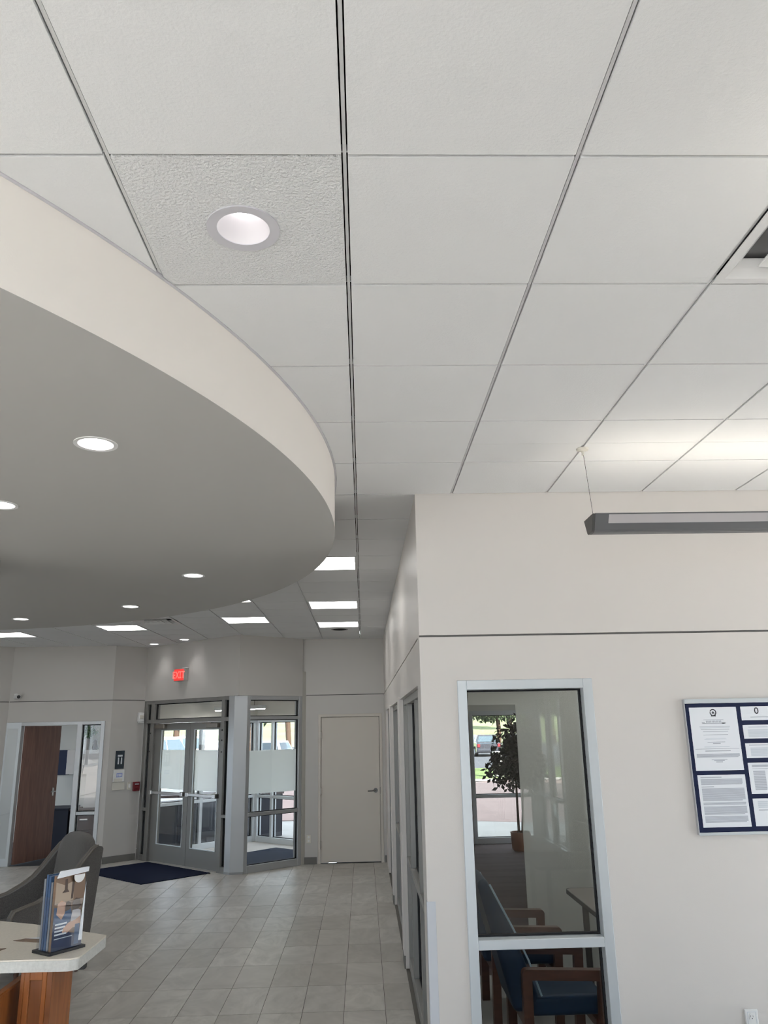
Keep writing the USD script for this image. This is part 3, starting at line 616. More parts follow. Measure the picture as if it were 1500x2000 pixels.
fa = Thing('fire_alarm_pull', 'dark red fire alarm pull station beside the entrance frame', 'fire alarm', lc, rz); fa.part('housing', cbox(-.058, .058, -.045, -.001, 0, .145, .006), 'alarm_red'); fa.part('pull_bar', cbox(-.040, .040, -.060, -.044, .045, .070, .004), 'alarm_red'); fa.part('label_strip', cbox(-.035, .035, -.0465, -.0445, .100, .118, .0005), 'ink_grey')
lc, rz = on(D, A, .508, 2.17)
md = Thing('motion_sensor', 'white motion sensor high beside the entrance doors', 'sensor', lc, rz); md.part('housing', rbox(-.05, .05, -.07, -.001, 0, .155, .015), 'white_plastic', smooth=40); md.part('lens', rbox(-.034, .034, -.082, -.06, .05, .11, .009), 'ivory_plastic', smooth=40); md.part('foot', cbox(-.03, .05, -.06, -.001, -.02, 0, .004), 'white_plastic')
lc, rz = on(A, B, 1.075, 2.795)
ex = Thing('exit_sign', 'glowing red exit sign in a grey box over the entrance doors', 'exit sign', lc, rz)
ex.part('housing', cbox(-.14, .14, -.085, -.001, 0, .20, .006), 'exit_grey'); fc = ex.part('face', cbox(-.132, .132, -.089, -.085, .008, .192, .001), 'exit_red')
tx = meshkit.text_mesh('EXIT', .105, .002, True); tx.apply_translation([-(tx.bounds[0][0] + tx.bounds[1][0]) / 2, 0, 0]); ex.part('lettering', mv(rot(tx, PI / 2, [1, 0, 0]), 0, -.0895, .048), 'exit_letter', parent=fc)
ex.part('mount_canopy', cbox(.06, .15, -.07, -.001, .2, .215, .003), 'white_plastic')
lc, rz = on(E, D, .15, 2.56)
sc_ = Thing('security_camera', 'white bullet security camera above the open office door', 'security camera', lc, rz)
sc_.part('bracket', cat_(cbox(-.07, -.02, -.03, -.001, .02, .10, .006), tube([(-.045, -.02, .06), (-.02, -.10, .05)], .012)), 'white_plastic')
bd_ = sc_.part('body', mv(rot(rot(cyl(.036, -.08, .09, n=20), PI / 2, [1, 0, 0]), math.radians(38), [0, 0, 1]), .02, -.12, .04), 'white_plastic', smooth=40); sc_.part('lens_face', mv(rot(rot(cyl(.028, .085, .094, n=20), PI / 2, [1, 0, 0]), math.radians(38), [0, 0, 1]), .02, -.12, .04), 'black_plastic', parent=bd_)

# ------------------------------------------------------------------ floor mat
mt = [(-3.46, 13.58), (-2.25, 12.43), (-3.05, 11.68), (-4.26, 12.83)]
single('door_mat', mv(ext(Polygon(mt).buffer(-.01).buffer(.01), .009, .0005), 0, 0, 0), 'navy_mat', 'dark navy rubber door mat in front of the entrance doors', 'mat')

# ------------------------------------------------------------------ reception counter
dk = Thing('reception_desk', 'cherry wood reception desk with speckled cream counter top', 'reception desk', (-1.18, 3.60, 0))
def wpoly(pts): return Polygon([(x + 1.18, y - 3.60) for x, y in pts])
top = wpoly([(-2.7, 3.572), (-1.215, 3.572), (-1.155, 3.60), (-1.085, 3.70), (-1.05, 3.80), (-1.176, 3.95), (-1.45, 4.09), (-1.80, 4.285), (-2.2, 4.5), (-2.7, 4.7)]).buffer(-.018).buffer(.018, 8)
top = wpoly([(-2.7, 3.572), (-1.205, 3.572), (-1.172, 3.590), (-1.172, 3.60), (-1.168, 3.94), (-1.19, 3.957), (-1.596, 4.195), (-1.80, 4.285), (-2.7, 4.74)]).buffer(-.02).buffer(.02, 8)
dk.part('counter_top', ext(top, .006, 1.114), 'counter_top', smooth=30); dk.part('counter_edge', ext(top, .040, 1.0735), 'counter_edge', smooth=30, label='speckled grey counter edge')
sd = -.098
dk.part('side_panel', cbox(sd - .018, sd, .012, .25, 0, 1.073, .002), 'cherry'); dk.part('corner_stile', cbox(sd - .02, sd + .001, .004, .0115, 0, 1.073, .001), 'cherry_dark')
dk.part('framed_panel', cbox(-.21, sd - .021, .016, .034, 0, 1.073, .002), 'cherry_dark'); dk.part('panel_mould', cat_(cbox(-.21, -.188, .006, .018, 0, 1.073, .002), cbox(sd - .040, sd - .021, .006, .018, 0, 1.073, .002), cbox(-.188, sd - .04, .006, .018, 1.035, 1.073, .002)), 'cherry')
dk.part('back_panel', cbox(-.21, sd - .02, .232, .25, 0, 1.073, .002), 'cherry_dark'); dk.part('inner_panel', cbox(-.228, -.211, .012, .25, 0, 1.073, .002), 'cherry')
dk.part('wing_panel', cbox(-.292, -.268, -1.0, .19, 0, 1.0, .003), 'cherry', label='lower wood wing running towards the viewer'); dk.part('wing_cap', cbox(-.297, -.262, -1.0, .195, 1.0, 1.012, .003), 'cherry')
dk.part('counter_bracket', cbox(sd + .004, .0, .10, .13, 1.045, 1.072, .003), 'black_plastic')
dk.part('rear_leg', cbox(-1.5, -1.45, .5, .9, 0, 1.073, .003), 'cherry_dark')
zc = 1.1202
# brochure holder and brochures
hc, hr, hfl = np.array([-1.299, 3.621]), np.array([-1.212, 3.744]), np.array([-1.391, 3.668])
u = hr - hc; wf_ = float(np.linalg.norm(u)); u /= wf_; v = np.array([-u[1], u[0]]); dp_ = float((hfl - hc) @ v)
hz = math.atan2(u[1], u[0])
bh = Thing('brochure_holder', 'clear acrylic brochure holder with black base on the counter corner', 'brochure holder', (hc[0], hc[1], zc), hz)
bh.part('base', ext(sbox(-.012, -.010, wf_ + .012, dp_ + .012).buffer(-.006).buffer(.006), .010, .0003), 'black_plastic')
for a, b, c, d in ((0, wf_, 0, .002), (0, .002, .002, dp_), (wf_ - .002, wf_, .002, dp_)): bh.part('acrylic_wall', box(a, b, c, d, .010, .195 if d < .01 else .215), 'acrylic')
bh.part('back_wall', box(.002, wf_ - .002, dp_ - .002, dp_, .010, .23), 'acrylic')
def brochure(y0, th, h, m, lab, lean=.0, inset=.004):
    b = Thing('brochure', lab, 'brochure', (*(hc + u * inset + v * y0), zc + .011), hz, 'brochures in the holder')
    mesh = cbox(0, wf_ - .004 - 2 * inset + .004, 0, th, 0, h, .0008)
    b.part('pages', rot(mesh, -lean, [1, 0, 0]), 'white_paper'); b.part('cover', rot(box(-.001, wf_ - 2 * inset, -.001, -.0002, 0, h + .001), -lean, [1, 0, 0]), m); b.part('spine', rot(box(-.0018, -.0006, -.001, th + .0006, 0, h + .001), -lean, [1, 0, 0]), m)
    return b
fb = brochure(.006, .012, .288, 'print_brown', 'front brochure with a brown photo of people and a navy lower band')
wq = wf_ - .008
def pr(poly, m, k, name='print'): fb.part(name, upright(poly, .0003, -.0012 - .0003 * k), m)
S = lambda pts: Polygon([(x * wq, z * .288) for x, z in pts])
pr(S([(0, .0), (1, 0), (1, .16), (.6, .2), (0, .36)]), 'print_navy', 1); pr(S([(0, .36), (0, .58), (.25, .55), (.3, .5), (.55, .56), (.62, .42), (.5, .3), (.3, .27)]), 'print_blue', 1)
pr(S([(.0, .62), (0, .92), (.3, .86), (.6, .9), (.62, .64)]), 'print_tan', 1); pr(S([(.30, .94), (.38, .94), (.40, .80), (.46, .76), (.22, .76), (.30, .80)]), 'print_hair', 2); pr(S([(.55, .97), (.63, .97), (.60, .66), (.53, .66)]), 'print_hair', 2)
pr(S([(.08, .48), (.10, .62), (.22, .66), (.38, .62), (.36, .48), (.26, .40)]), 'print_skin', 3); pr(S([(.36, .50), (.34, .58), (.44, .64), (.56, .60), (.54, .52)]), 'print_hair', 3)
pr(S([(.62, .50), (.60, .60), (.70, .66), (.86, .64), (.90, .54), (.80, .50)]), 'print_hair', 3); pr(S([(.60, .44), (.62, .50), (.80, .50), (.90, .48), (.94, .30), (.70, .26), (.56, .30)]), 'print_shirt', 3)
pr(S([(.34, .20), (.30, .26), (.50, .34), (.74, .36), (.90, .40), (.92, .30), (.66, .26), (.46, .20)]), 'print_skin', 4)
fb.part('white_lettering', cat_(*[upright(R4(.06 * wq, z * .288, b * wq, (z + .022) * .288), .0003, -.0028) for z, b in ((.335, .46), (.29, .40), (.245, .34), (.20, .46))]), 'sign_white')
fb.part('caption_line', upright(R4(.06 * wq, .150 * .288, .66 * wq, .162 * .288), .0003, -.0028), 'ink_pale'); fb.part('edge_panel', upright(R4(.74 * wq, .03 * .288, .90 * wq, .30 * .288), .0003, -.0025), 'print_blue')
fb.part('curled_page', hull([(wq * .88, -.004, .02), (wq * 1.0, -.006, .02), (wq * 1.0, -.008, .25), (wq * .97, -.004, .19), (wq * .9, -.003, .02)]), 'white_paper', label='curled white page edge')
for k, (y0, th, h, m, l) in enumerate(((.026, .010, .262, 'brochure_grey', 'grey brochure directly behind the front brochure'), (.042, .012, .285, 'print_blue', 'taller blue brochure in the middle of the holder'), (.060, .010, .290, 'print_blue', 'blue brochure fourth from the front of the holder'), (.076, .010, .272, 'brochure_grey', 'rearmost grey brochure with pale page edges'))): brochure(y0, th, h, m, l)
cdk = Thing('card_tray', 'small white card and note clipped on top of the front brochure', 'card', (*(hc + u * .012 + v * .004), zc + .288), hz)
cdk.part('card', hull([(-.012, -.012, .004), (wf_ - .012, -.012, .012), (wf_ - .008, -.010, .030), (.006, -.010, .030), (wf_ - .012, .0, .012), (-.008, 0, .004), (wf_ - .01, 0, .030), (.006, 0, .030)]), 'white_paper')
cdk.part('note', upright(unary_union([Point(wf_ * .62, 0).buffer(.026, 20).intersection(R4(0, -.05, 1, .006))]), .001, -.0135), 'white_plastic')
for k, (pts, lab) in enumerate((([(-1.560, 3.880), (-1.40, 3.83), (-1.38, 3.88), (-1.52, 3.915)], 'brown leaflet lying on the counter behind the holder'), ([(-1.70, 3.70), (-1.548, 3.72), (-1.536, 3.755), (-1.68, 3.75)], 'brown leaflet on the counter at the left edge of view'))):
    c = np.mean(pts, 0); t = Thing('leaflet', lab, 'leaflet', (c[0], c[1], zc)); t.part('sheet', ext(Polygon([(x - c[0], y - c[1]) for x, y in pts]), .0012, .0003), 'print_brown')
    if k == 0: t.part('white_border', ext(Polygon([(x - c[0], y - c[1]) for x, y in ((-1.52, 3.915), (-1.38, 3.88), (-1.375, 3.905), (-1.47, 3.935))]), .001, .0003), 'white_paper')

# ------------------------------------------------------------------ lounge chair
lz = math.radians(225.7)
lcx, lcy = -2.892, 7.749
lc_ = Thing('lounge_chair', 'charcoal upholstered lounge chair with swooping arms behind the reception desk', 'lounge chair', (lcx, lcy, 0), lz, scale=.933)
# local: x forward, y to the chair's left, z up
back_prof = [(-.40, 1.05), (-.30, .12), (.40, .12), (.44, .16), (.44, .56), (.41, .615), (.34, .63), (.20, .66), (.06, .72), (-.04, .78), (-.13, .87), (-.225, .98), (-.30, 1.06), (-.345, 1.085), (-.39, 1.07)]
sidep = Polygon(back_prof).buffer(-.012).buffer(.012, 6)
for s_ in (-1, 1):
    y0 = .27 if s_ > 0 else -.36
    a = lc_.part('arm', upright(sidep, .09, y0), 'chair_fabric', smooth=35)
    yy = y0 if s_ < 0 else y0 + .09
    crv = [(p[0], yy, p[1] + .003) for p in back_prof[4:]]
    lc_.part('piping', cat_(tube([(-.345, yy, 1.088), *crv[::-1][2:], (.443, yy, .53), (.443, yy, .17)], .009), tube([(p[0], y0 + .045, p[1] + .002) for p in back_prof[4:14]], .011)), 'chair_piping', parent=a, smooth=40)
bk = []
for z, xo, hw, th in ((.40, -.235, .275, .17), (.60, -.255, .278, .18), (.80, -.28, .29, .19), (.95, -.298, .30, .185), (1.05, -.310, .29, .175), (1.11, -.318, .262, .16), (1.15, -.323, .215, .135), (1.178, -.327, .15, .10), (1.19, -.33, .075, .055)):
    k = 28; t_ = np.linspace(0, 2 * PI, k, endpoint=False); ca, sa = np.cos(t_), np.sin(t_)
    bk.append(np.c_[xo + th / 2 * np.sign(ca) * np.abs(ca) ** .75, hw * np.sign(sa) * np.abs(sa) ** .5, np.full(k, z)])
bv = np.vstack(bk); k = 28; bf = []
for r_ in range(len(bk) - 1):
    for e in range(k): p_, q_ = r_ * k + e, r_ * k + (e + 1) % k; bf += [(p_, q_, q_ + k), (p_, q_ + k, p_ + k)]
bv = np.vstack([bv, bk[0].mean(0), bk[-1].mean(0) + [0, 0, .004]]); n0 = len(bv) - 2
for e in range(k): bf += [(n0, (e + 1) % k, e), (n0 + 1, (len(bk) - 1) * k + e, (len(bk) - 1) * k + (e + 1) % k)]
lc_.part('backrest', trimesh.Trimesh(bv, bf, process=False), 'chair_fabric', smooth=50)
lc_.part('back_panel', hull([(x, y, z) for x, z in ((-.385, 1.06), (-.30, .14), (-.27, .14), (-.34, 1.08)) for y in (-.27, .27)]), 'chair_fabric')
lc_.part('seat_cushion', rbox(-.22, .42, -.265, .265, .30, .46, .04), 'chair_fabric', smooth=50); lc_.part('seat_base', cbox(-.27, .36, -.27, .27, .13, .31, .01), 'chair_fabric')
for x in (-.24, .32):
    for y in (-.30, .30): lc_.part('leg', cyl(.016, 0, .125, x, y, 12, .024), 'chair_wood')

# ------------------------------------------------------------------ meeting room behind the slot window
PX, PZ = 1.378, 2.18
OX0, OX1, OY0, OY1 = XC + .14, 3.12, YN + .14, 14.70
fo = Thing('floor_office', 'dark carpet floor of the meeting room', 'floor', kind='structure'); fo.part('carpet', box(XC + .1, OX1 + .1, OY0 - .1, OY1 + .1, -.10, -.002), 'office_carpet')
co = Thing('ceiling_office', 'plain ceiling of the meeting room', 'ceiling', kind='structure'); co.part('board', box(XC + .14, OX1 + .1, YN + .14, OY1 + .1, 2.74, 2.80), 'office_wall')
wall('wall_office_right', (OX1, 11.95), (OX1, OY0), 'right wall of the meeting room', m='office_wall', groove=False, z1=2.76, th=.12)
wall('wall_office_far', (OX0, OY1), (OX1, OY1), 'end wall of the meeting room around its window', m='office_wall', groove=False, z1=2.76, th=.12, holes=[R4(1.93 - OX0, -.02, 3.06 - OX0, 2.26)])
wall('wall_office_over', (OX1, OY1), (OX1, 11.95), 'wall over the side glazing of the meeting room', m='office_wall', groove=False, z0=2.5, z1=2.76, th=.12)
wall('wall_office_left', (OX0, YF), (OX0, OY1), 'left wall of the meeting room past the corridor', m='office_wall', groove=False, z1=2.76, th=.10)
wo = Thing('window_12', 'far window of the meeting room looking on the driveway', 'window', (OX0, OY1, 0), kind='structure')
frame_unit(wo, 1.93 - OX0, 3.06 - OX0, 0, 2.26, rails=[(.79, 0, 9)], w=.06, m='aluminium', sill=.10, head=.08)
wg = Thing('window_13', 'side glazing of the meeting room beside the far window', 'window', (OX1, OY1, 0), -PI / 2, kind='structure')
frame_unit(wg, .05, OY1 - 12.0, 0, 2.5, mull=[.95, 1.85], rails=[(.81, 0, 9)], w=.06, m='aluminium', sill=.10)
fn = Thing('floor_office_near', 'light grey carpet tiles of the near meeting room', 'floor', kind='structure'); fn.part('carpet', box(XC + .12, OX1, OY0 - .05, 7.24, -.002, .004), 'carpet_light')
gp_ = Thing('glass_partition', 'frameless reflective glass partition with a door opening behind the chairs', 'partition', (OX0, 7.25, 0), kind='structure')
pz = R4(0, .004, OX1 - OX0, 2.74).difference(R4(-.1, -.1, PX - OX0, PZ))
gp_.part('glass_sheet', upright(pz, .010, -.005), 'glass_mirror'); gp_.part('floor_channel', cbox(PX - OX0, OX1 - OX0, -.012, .012, .004, .022, .002), 'aluminium')
gp_.part('head_channel', cbox(0, OX1 - OX0, -.012, .012, 2.71, 2.74, .002), 'aluminium')
ni = Thing('wall_office_near', 'inner pale lining of the near meeting room wall', 'wall', kind='structure'); ni.part('lining', box(1.45, OX1, OY0 - .002, OY0 + .010, .0, 2.74), 'lining_white')
cl = Thing('column_1', 'pale square column at the near end of the side glazing', 'column', (OX1 - .09, 11.86, 0), kind='structure'); cl.part('casing', cbox(-.09, .09, -.12, .12, -.01, 2.76, .004), 'office_wall')
pst = Thing('notice', 'white notice taped to the side glazing behind the potted tree', 'notice', (OX1 - .035, 13.45, .56), -PI / 2); pst.part('sheet', box(0, .33, -.003, -.001, 0, .28), 'frosted'); pst.part('print_block', box(.18, .29, -.0036, -.003, .05, .22), 'ink_pale')
# potted tree
pt = Thing('potted_tree', 'dark leafy potted tree by the far meeting room window', 'potted plant', (2.59, 13.85, 0))
pt.part('pot', lathe([(0, .0), (.125, 0), (.15, .03), (.165, .27), (.17, .29), (.15, .29), (.145, .25), (0, .25)], 28), 'pot_clay', smooth=40); pt.part('soil', cyl(.144, .24, .262), 'soil')
for k in range(4):
    a = k * 1.7; pts = [(.04 * math.cos(a), .04 * math.sin(a), .25)] + [(.04 * math.cos(a + t_) + (.05 * math.cos(a) + .03) * t_ * 1.2, .04 * math.sin(a + t_ * 2) + .05 * math.sin(a) * t_, .25 + 1.1 * t_) for t_ in (.3, .6, 1.0)]
    pt.part('stem', tube(pts, .011), 'bark')
def leaves(n, centers, lo, hi, seed):
    r_ = np.random.default_rng(seed); V = []; Fc = []
    for q in range(n):
        c, R = centers[r_.integers(len(centers))]; d = r_.normal(size=3); d /= np.linalg.norm(d); p = np.array(c) + d * np.array(R) * (r_.random() ** .45)
        L_ = r_.uniform(lo, hi); ax = r_.normal(size=3); ax[2] -= .5; ax /= np.linalg.norm(ax); w_ = np.cross(ax, r_.normal(size=3)); w_ /= np.linalg.norm(w_); n_ = np.cross(ax, w_); b = len(V)
        V += [p, p + ax * L_ * .5 + w_ * L_ * .27 + n_ * L_ * .06, p + ax * L_, p + ax * L_ * .5 - w_ * L_ * .27 + n_ * L_ * .06]; Fc += [(b, b + 1, b + 2), (b, b + 2, b + 3)]
    return trimesh.Trimesh(V, Fc, process=False)
pt.part('foliage', leaves(2600, [((0, 0, 1.55), (.44, .42, .52)), ((-.16, 0, 1.30), (.38, .34, .34)), ((.12, .05, 1.78), (.32, .30, .38)), ((.22, 0, 1.28), (.32, .3, .34))], .07, .13, 3), 'leaf_dark', kind='stuff')
# guest chairs: local x forward
gc = Thing('guest_chair', 'nearest blue guest chair with brown wood arms behind the lower pane', 'guest chair', (1.02, 5.36, 0), 0, 'blue guest chairs in the meeting room')
for y in (-.275, .275):
    armp = LineString([(-.095, .0), (-.085, .60), (.36, .585), (.335, .0)]).buffer(.028, cap_style=2, join_style=1)
    gc.part('arm_frame', upright(armp, .055, y - .0275), 'chair_wood')
gc.part('seat', rbox(-.10, .39, -.235, .235, .36, .47, .035), 'blue_vinyl', smooth=45)
bkp = hull(np.vstack([trimesh.creation.icosphere(2, .035).vertices + [x, y, z] for x, y, z in ((-.03, -.20, .42), (-.03, .20, .42), (-.13, -.20, .42), (-.13, .20, .42), (-.17, -.19, .80), (-.17, .19, .80), (-.30, -.17, 1.06), (-.30, .17, 1.06))]))
bp_ = gc.part('backrest', bkp, 'blue_vinyl', smooth=45)
for y in (-.233, .233): gc.part('piping', tube([(.005, y, .47), (-.060, y * .98, .66), (-.135, y * .97, .82), (-.265, y * .9, 1.07)], .006), 'blue_piping', parent=bp_)
gc.part('cross_rail', cat_(cbox(-.10, -.06, -.25, .25, .30, .35, .004), cbox(.31, .35, -.25, .25, .30, .35, .004)), 'chair_wood')
gc.dup((1.0, 6.38, 0), 0, 'second blue guest chair with brown arms, beyond the nearest one'); gc.dup((2.45, 7.5, 0), PI * 1.04, 'blue guest chair across the table facing left')
tb = Thing('meeting_table', 'grey topped meeting table with a rounded corner at the right of the window', 'table', (2.15, 6.25, 0))
tb.part('table_top', ext(sbox(-.56, -.5, .62, .50).buffer(-.05).buffer(.05, 8), .03, .71), 'table_top', smooth=30); tb.part('edge_band', ext(sbox(-.562, -.502, .622, .502).buffer(-.05).buffer(.05, 8).difference(sbox(-.555, -.495, .615, .495).buffer(-.05).buffer(.05, 8)), .031, .7095), 'black_plastic')
for x in (-.44, .5):
    for y in (-.38, .38): tb.part('leg', cyl(.025, 0, .71, x, y, 14), 'dark_steel')

# ------------------------------------------------------------------ left office seen through its open door
wall('wall_private_back', (-8.2, 16.4), (-4.35, 16.4), 'back wall of the small office', m='office_wall', groove=False, z1=2.8, th=.1)
wall('wall_private_side', (-4.35, 16.4), (-4.35, 13.64), 'side wall of the small office', m='office_wall', groove=False, z1=2.8, th=.1)
fp = Thing('floor_private', 'grey carpet floor of the small office', 'floor', kind='structure'); fp.part('carpet', ext(Polygon([(-8.2, 16.5), (-4.3, 16.5), (-4.3, 13.55), (-5.8, 13.55), (-8.2, 11.3)]), .1, -.102), 'asphalt')
cpv = Thing('ceiling_private', 'ceiling of the small office', 'ceiling', kind='structure'); cpv.part('board', ext(Polygon([(-8.2, 16.5), (-4.3, 16.5), (-4.3, 13.66), (-5.9, 13.66), (-8.2, 11.5)]), .05, 2.7), 'office_wall')
oc = Thing('overhead_cabinet', 'pale overhead cabinet on the small office wall under the plant', 'cabinet', (-5.80, 16.4, 1.24))
oc.part('body', cbox(0, .72, -.22, -.002, 0, .45, .003), 'cabinet_white')
for a, b in ((0, .33), (.335, .72)): oc.part('door', cbox(a, b, -.238, -.221, .0, .45, .002), 'cabinet_white')
nt = Thing('tack_board', 'navy tack board on the small office wall left of the cabinet', 'tack board', (-6.20, 16.4, 1.22)); nt.part('panel', cbox(0, .385, -.03, -.002, 0, .47, .003), 'navy_panel')
pd = Thing('credenza', 'dark navy desk pedestal below the tack board in the small office', 'desk', (-5.95, 15.65, 0)); pd.part('body', cbox(0, .655, -.6, 0, 0, .69, .004), 'navy_desk'); pd.part('top', cbox(-.02, .66, -.62, 0, .69, .715, .003), 'navy_desk')
dcb = Thing('file_cabinet', 'dark brown drawer cabinet behind the office sidelight', 'cabinet', (-5.04, 15.35, 0)); dcb.part('body', cbox(-.24, .28, -.25, .3, 0, .66, .003), 'dark_cabinet')
for z in (.02, .34): d_ = dcb.part('drawer', cbox(-.23, .27, -.268, -.25, z, z + .30, .003), 'dark_cabinet'); dcb.part('handle', cbox(-.05, .09, -.295, -.268, z + .16, z + .185, .004), 'steel', parent=d_)
dcb.part('top', cbox(-.25, .29, -.28, .31, .66, .685, .003), 'dark_cabinet')
hn = Thing('leaning_panel', 'pale board leaning above the drawer cabinet', 'board', (-5.04, 15.40, .6853)); hn.part('board', rot(cbox(-.12, .26, 0, .02, 0, .60, .003), math.radians(-6), [1, 0, 0]), 'cabinet_white')
pp = Thing('potted_fern', 'small green plant in a white vase on top of the overhead cabinet', 'plant', (-5.50, 16.28, 1.6903)); pp.part('vase', lathe([(0, 0), (.05, 0), (.065, .12), (.05, .27), (.055, .28), (.04, .28), (.04, .03), (0, .03)], 24), 'vase_white', smooth=40); pp.part('foliage', leaves(220, [((0, -.02, .36), (.14, .08, .12)), ((.06, -.03, .33), (.16, .08, .08))], .05, .10, 5), 'leaf_green', kind='stuff')
fg = Thing('figurine', 'small dark figurine beside the white vase on the cabinet', 'ornament', (-5.31, 16.28, 1.6903)); fg.part('body', lathe([(0, 0), (.05, 0), (.055, .05), (.03, .11), (.04, .15), (.02, .19), (0, .2)], 18), 'dark_cabinet', smooth=45)
pl0.dup((-5.5, 14.9, 2.685), 0, 'ceiling light panel inside the small office, out of view', 'ceiling light panels out of view')
# dark bench in the side recess, mirrored in the lower pane of the slot window
for x_, y_ in ((2.3, 5.65), (1.0, 5.9), (2.3, 6.65)): pl0.dup((x_, y_, 2.728), 0, 'ceiling light panel inside the near meeting room, out of view', 'ceiling light panels inside the meeting room')
rk = Thing('waiting_bench', 'low navy waiting bench outside the view below the slot window', 'bench', (1.35, 3.45, 0)); rk.part('seat', rbox(-.75, .95, -.30, .30, .30, .47, .03), 'navy_panel', smooth=45); rk.part('base', cbox(-.72, .92, -.27, .27, .04, .31, .006), 'navy_desk')
for x in (-.6, .8):
    for y in (-.2, .2): rk.part('foot', cyl(.02, 0, .05, x, y, 12), 'dark_steel')

# ------------------------------------------------------------------ outside
gd = Thing('ground', 'asphalt ground outside the building', 'ground', kind='structure'); gd.part('asphalt', ext(Polygon([(-120, -60), (120, -60), (120, 100), (-120, 100)]).difference(room.buffer(.2)).difference(Polygon([A, B, C, B2, A2]).buffer(.1)).difference(sbox(XC, YN, OX1 + .2, OY1 + .2)).difference(sbox(-8.3, 11.2, -4.2, 16.6)), .1, -.16), 'asphalt')
def pave(name, label, cat, poly, z, m): t = Thing(name, label, cat, kind='structure'); t.part('surface', ext(Polygon(poly), .05, z), m)
pave('walkway', 'pale concrete walk outside the far window', 'walkway', [(-1, 16.2), (.2, 14.95), (12, 14.95), (12, 17.6), (4.6, 17.6), (1.0, 19.2), (-1, 19.5)], -.095, 'concrete')
pave('driveway', 'pinkish concrete driveway outside', 'driveway', [(-3, 19.6), (1.0, 19.2), (4.6, 17.6), (30, 17.6), (30, 31), (-3, 31)], -.09, 'pavement_pink')
pave('kerb', 'concrete kerb along the grass strip', 'kerb', [(-3, 31), (30, 31), (30, 31.5), (-3, 31.5)], -.02, 'concrete')
pave('lawn', 'green grass strip beyond the driveway', 'lawn', [(-3, 31.5), (40, 31.5), (40, 40), (-3, 40)], -.05, 'grass')
pave('forecourt', 'pale concrete forecourt outside the entrance', 'forecourt', [(-34, 17), (-4.4, 17), (-3.1, 15.7), (-2.2, 15.9), (-.6, 15.0), (-1.2, 19.4), (-3.2, 19.4), (-3.2, 45), (-34, 45)], -.097, 'concrete')
pave('plaza', 'pale concrete plaza behind the camera', 'plaza', [(-30, -40), (30, -40), (30, 4.5), (5.8, 4.5), (5.8, -4.5), (-30, -4.5)], -.10, 'concrete')
pave('side_lawn', 'lawn beside the meeting room glazing', 'lawn', [(5, 8), (40, 8), (40, 17.5), (12.1, 17.5), (12.1, 14.8), (5, 14.8)], -.085, 'grass')
gx, gy = np.meshgrid(np.linspace(-140, 220, 61), np.linspace(80, 330, 41), indexing='ij')
gz = -.2 + 14.0 * np.clip((gy - 95) / 200, 0, 1) ** 1.15 + 1.3 * np.sin(gx / 37) * np.clip((gy - 95) / 80, 0, 1)
hv = np.c_[gx.ravel(), gy.ravel(), gz.ravel()]; hf = [(i * 41 + j, (i + 1) * 41 + j, (i + 1) * 41 + j + 1, i * 41 + j + 1) for i in range(60) for j in range(40)]
single('hillside', (hv, np.array(hf)), 'hill_grass', 'grassy hillside beyond the car park', 'hill', kind='structure', smooth=True)
bo = Thing('bollard', 'white concrete post in the grass strip', 'bollard', (5.45, 33.2, -.02)); bo.part('post', cyl(.19, 0, .95, n=20), 'concrete', smooth=30); bo.part('cap', cyl(.2, .95, 1.0, n=20), 'white_plastic')
lp = Thing('lamp_post', 'thin lamp post beside the white bollard', 'lamp post', (6.9, 36, -.02)); lp.part('pole', cyl(.07, 0, 6, n=12), 'dark_steel'); lp.part('lamp_head', cbox(-.2, .6, -.12, .12, 5.9, 6.05, .02), 'dark_steel')
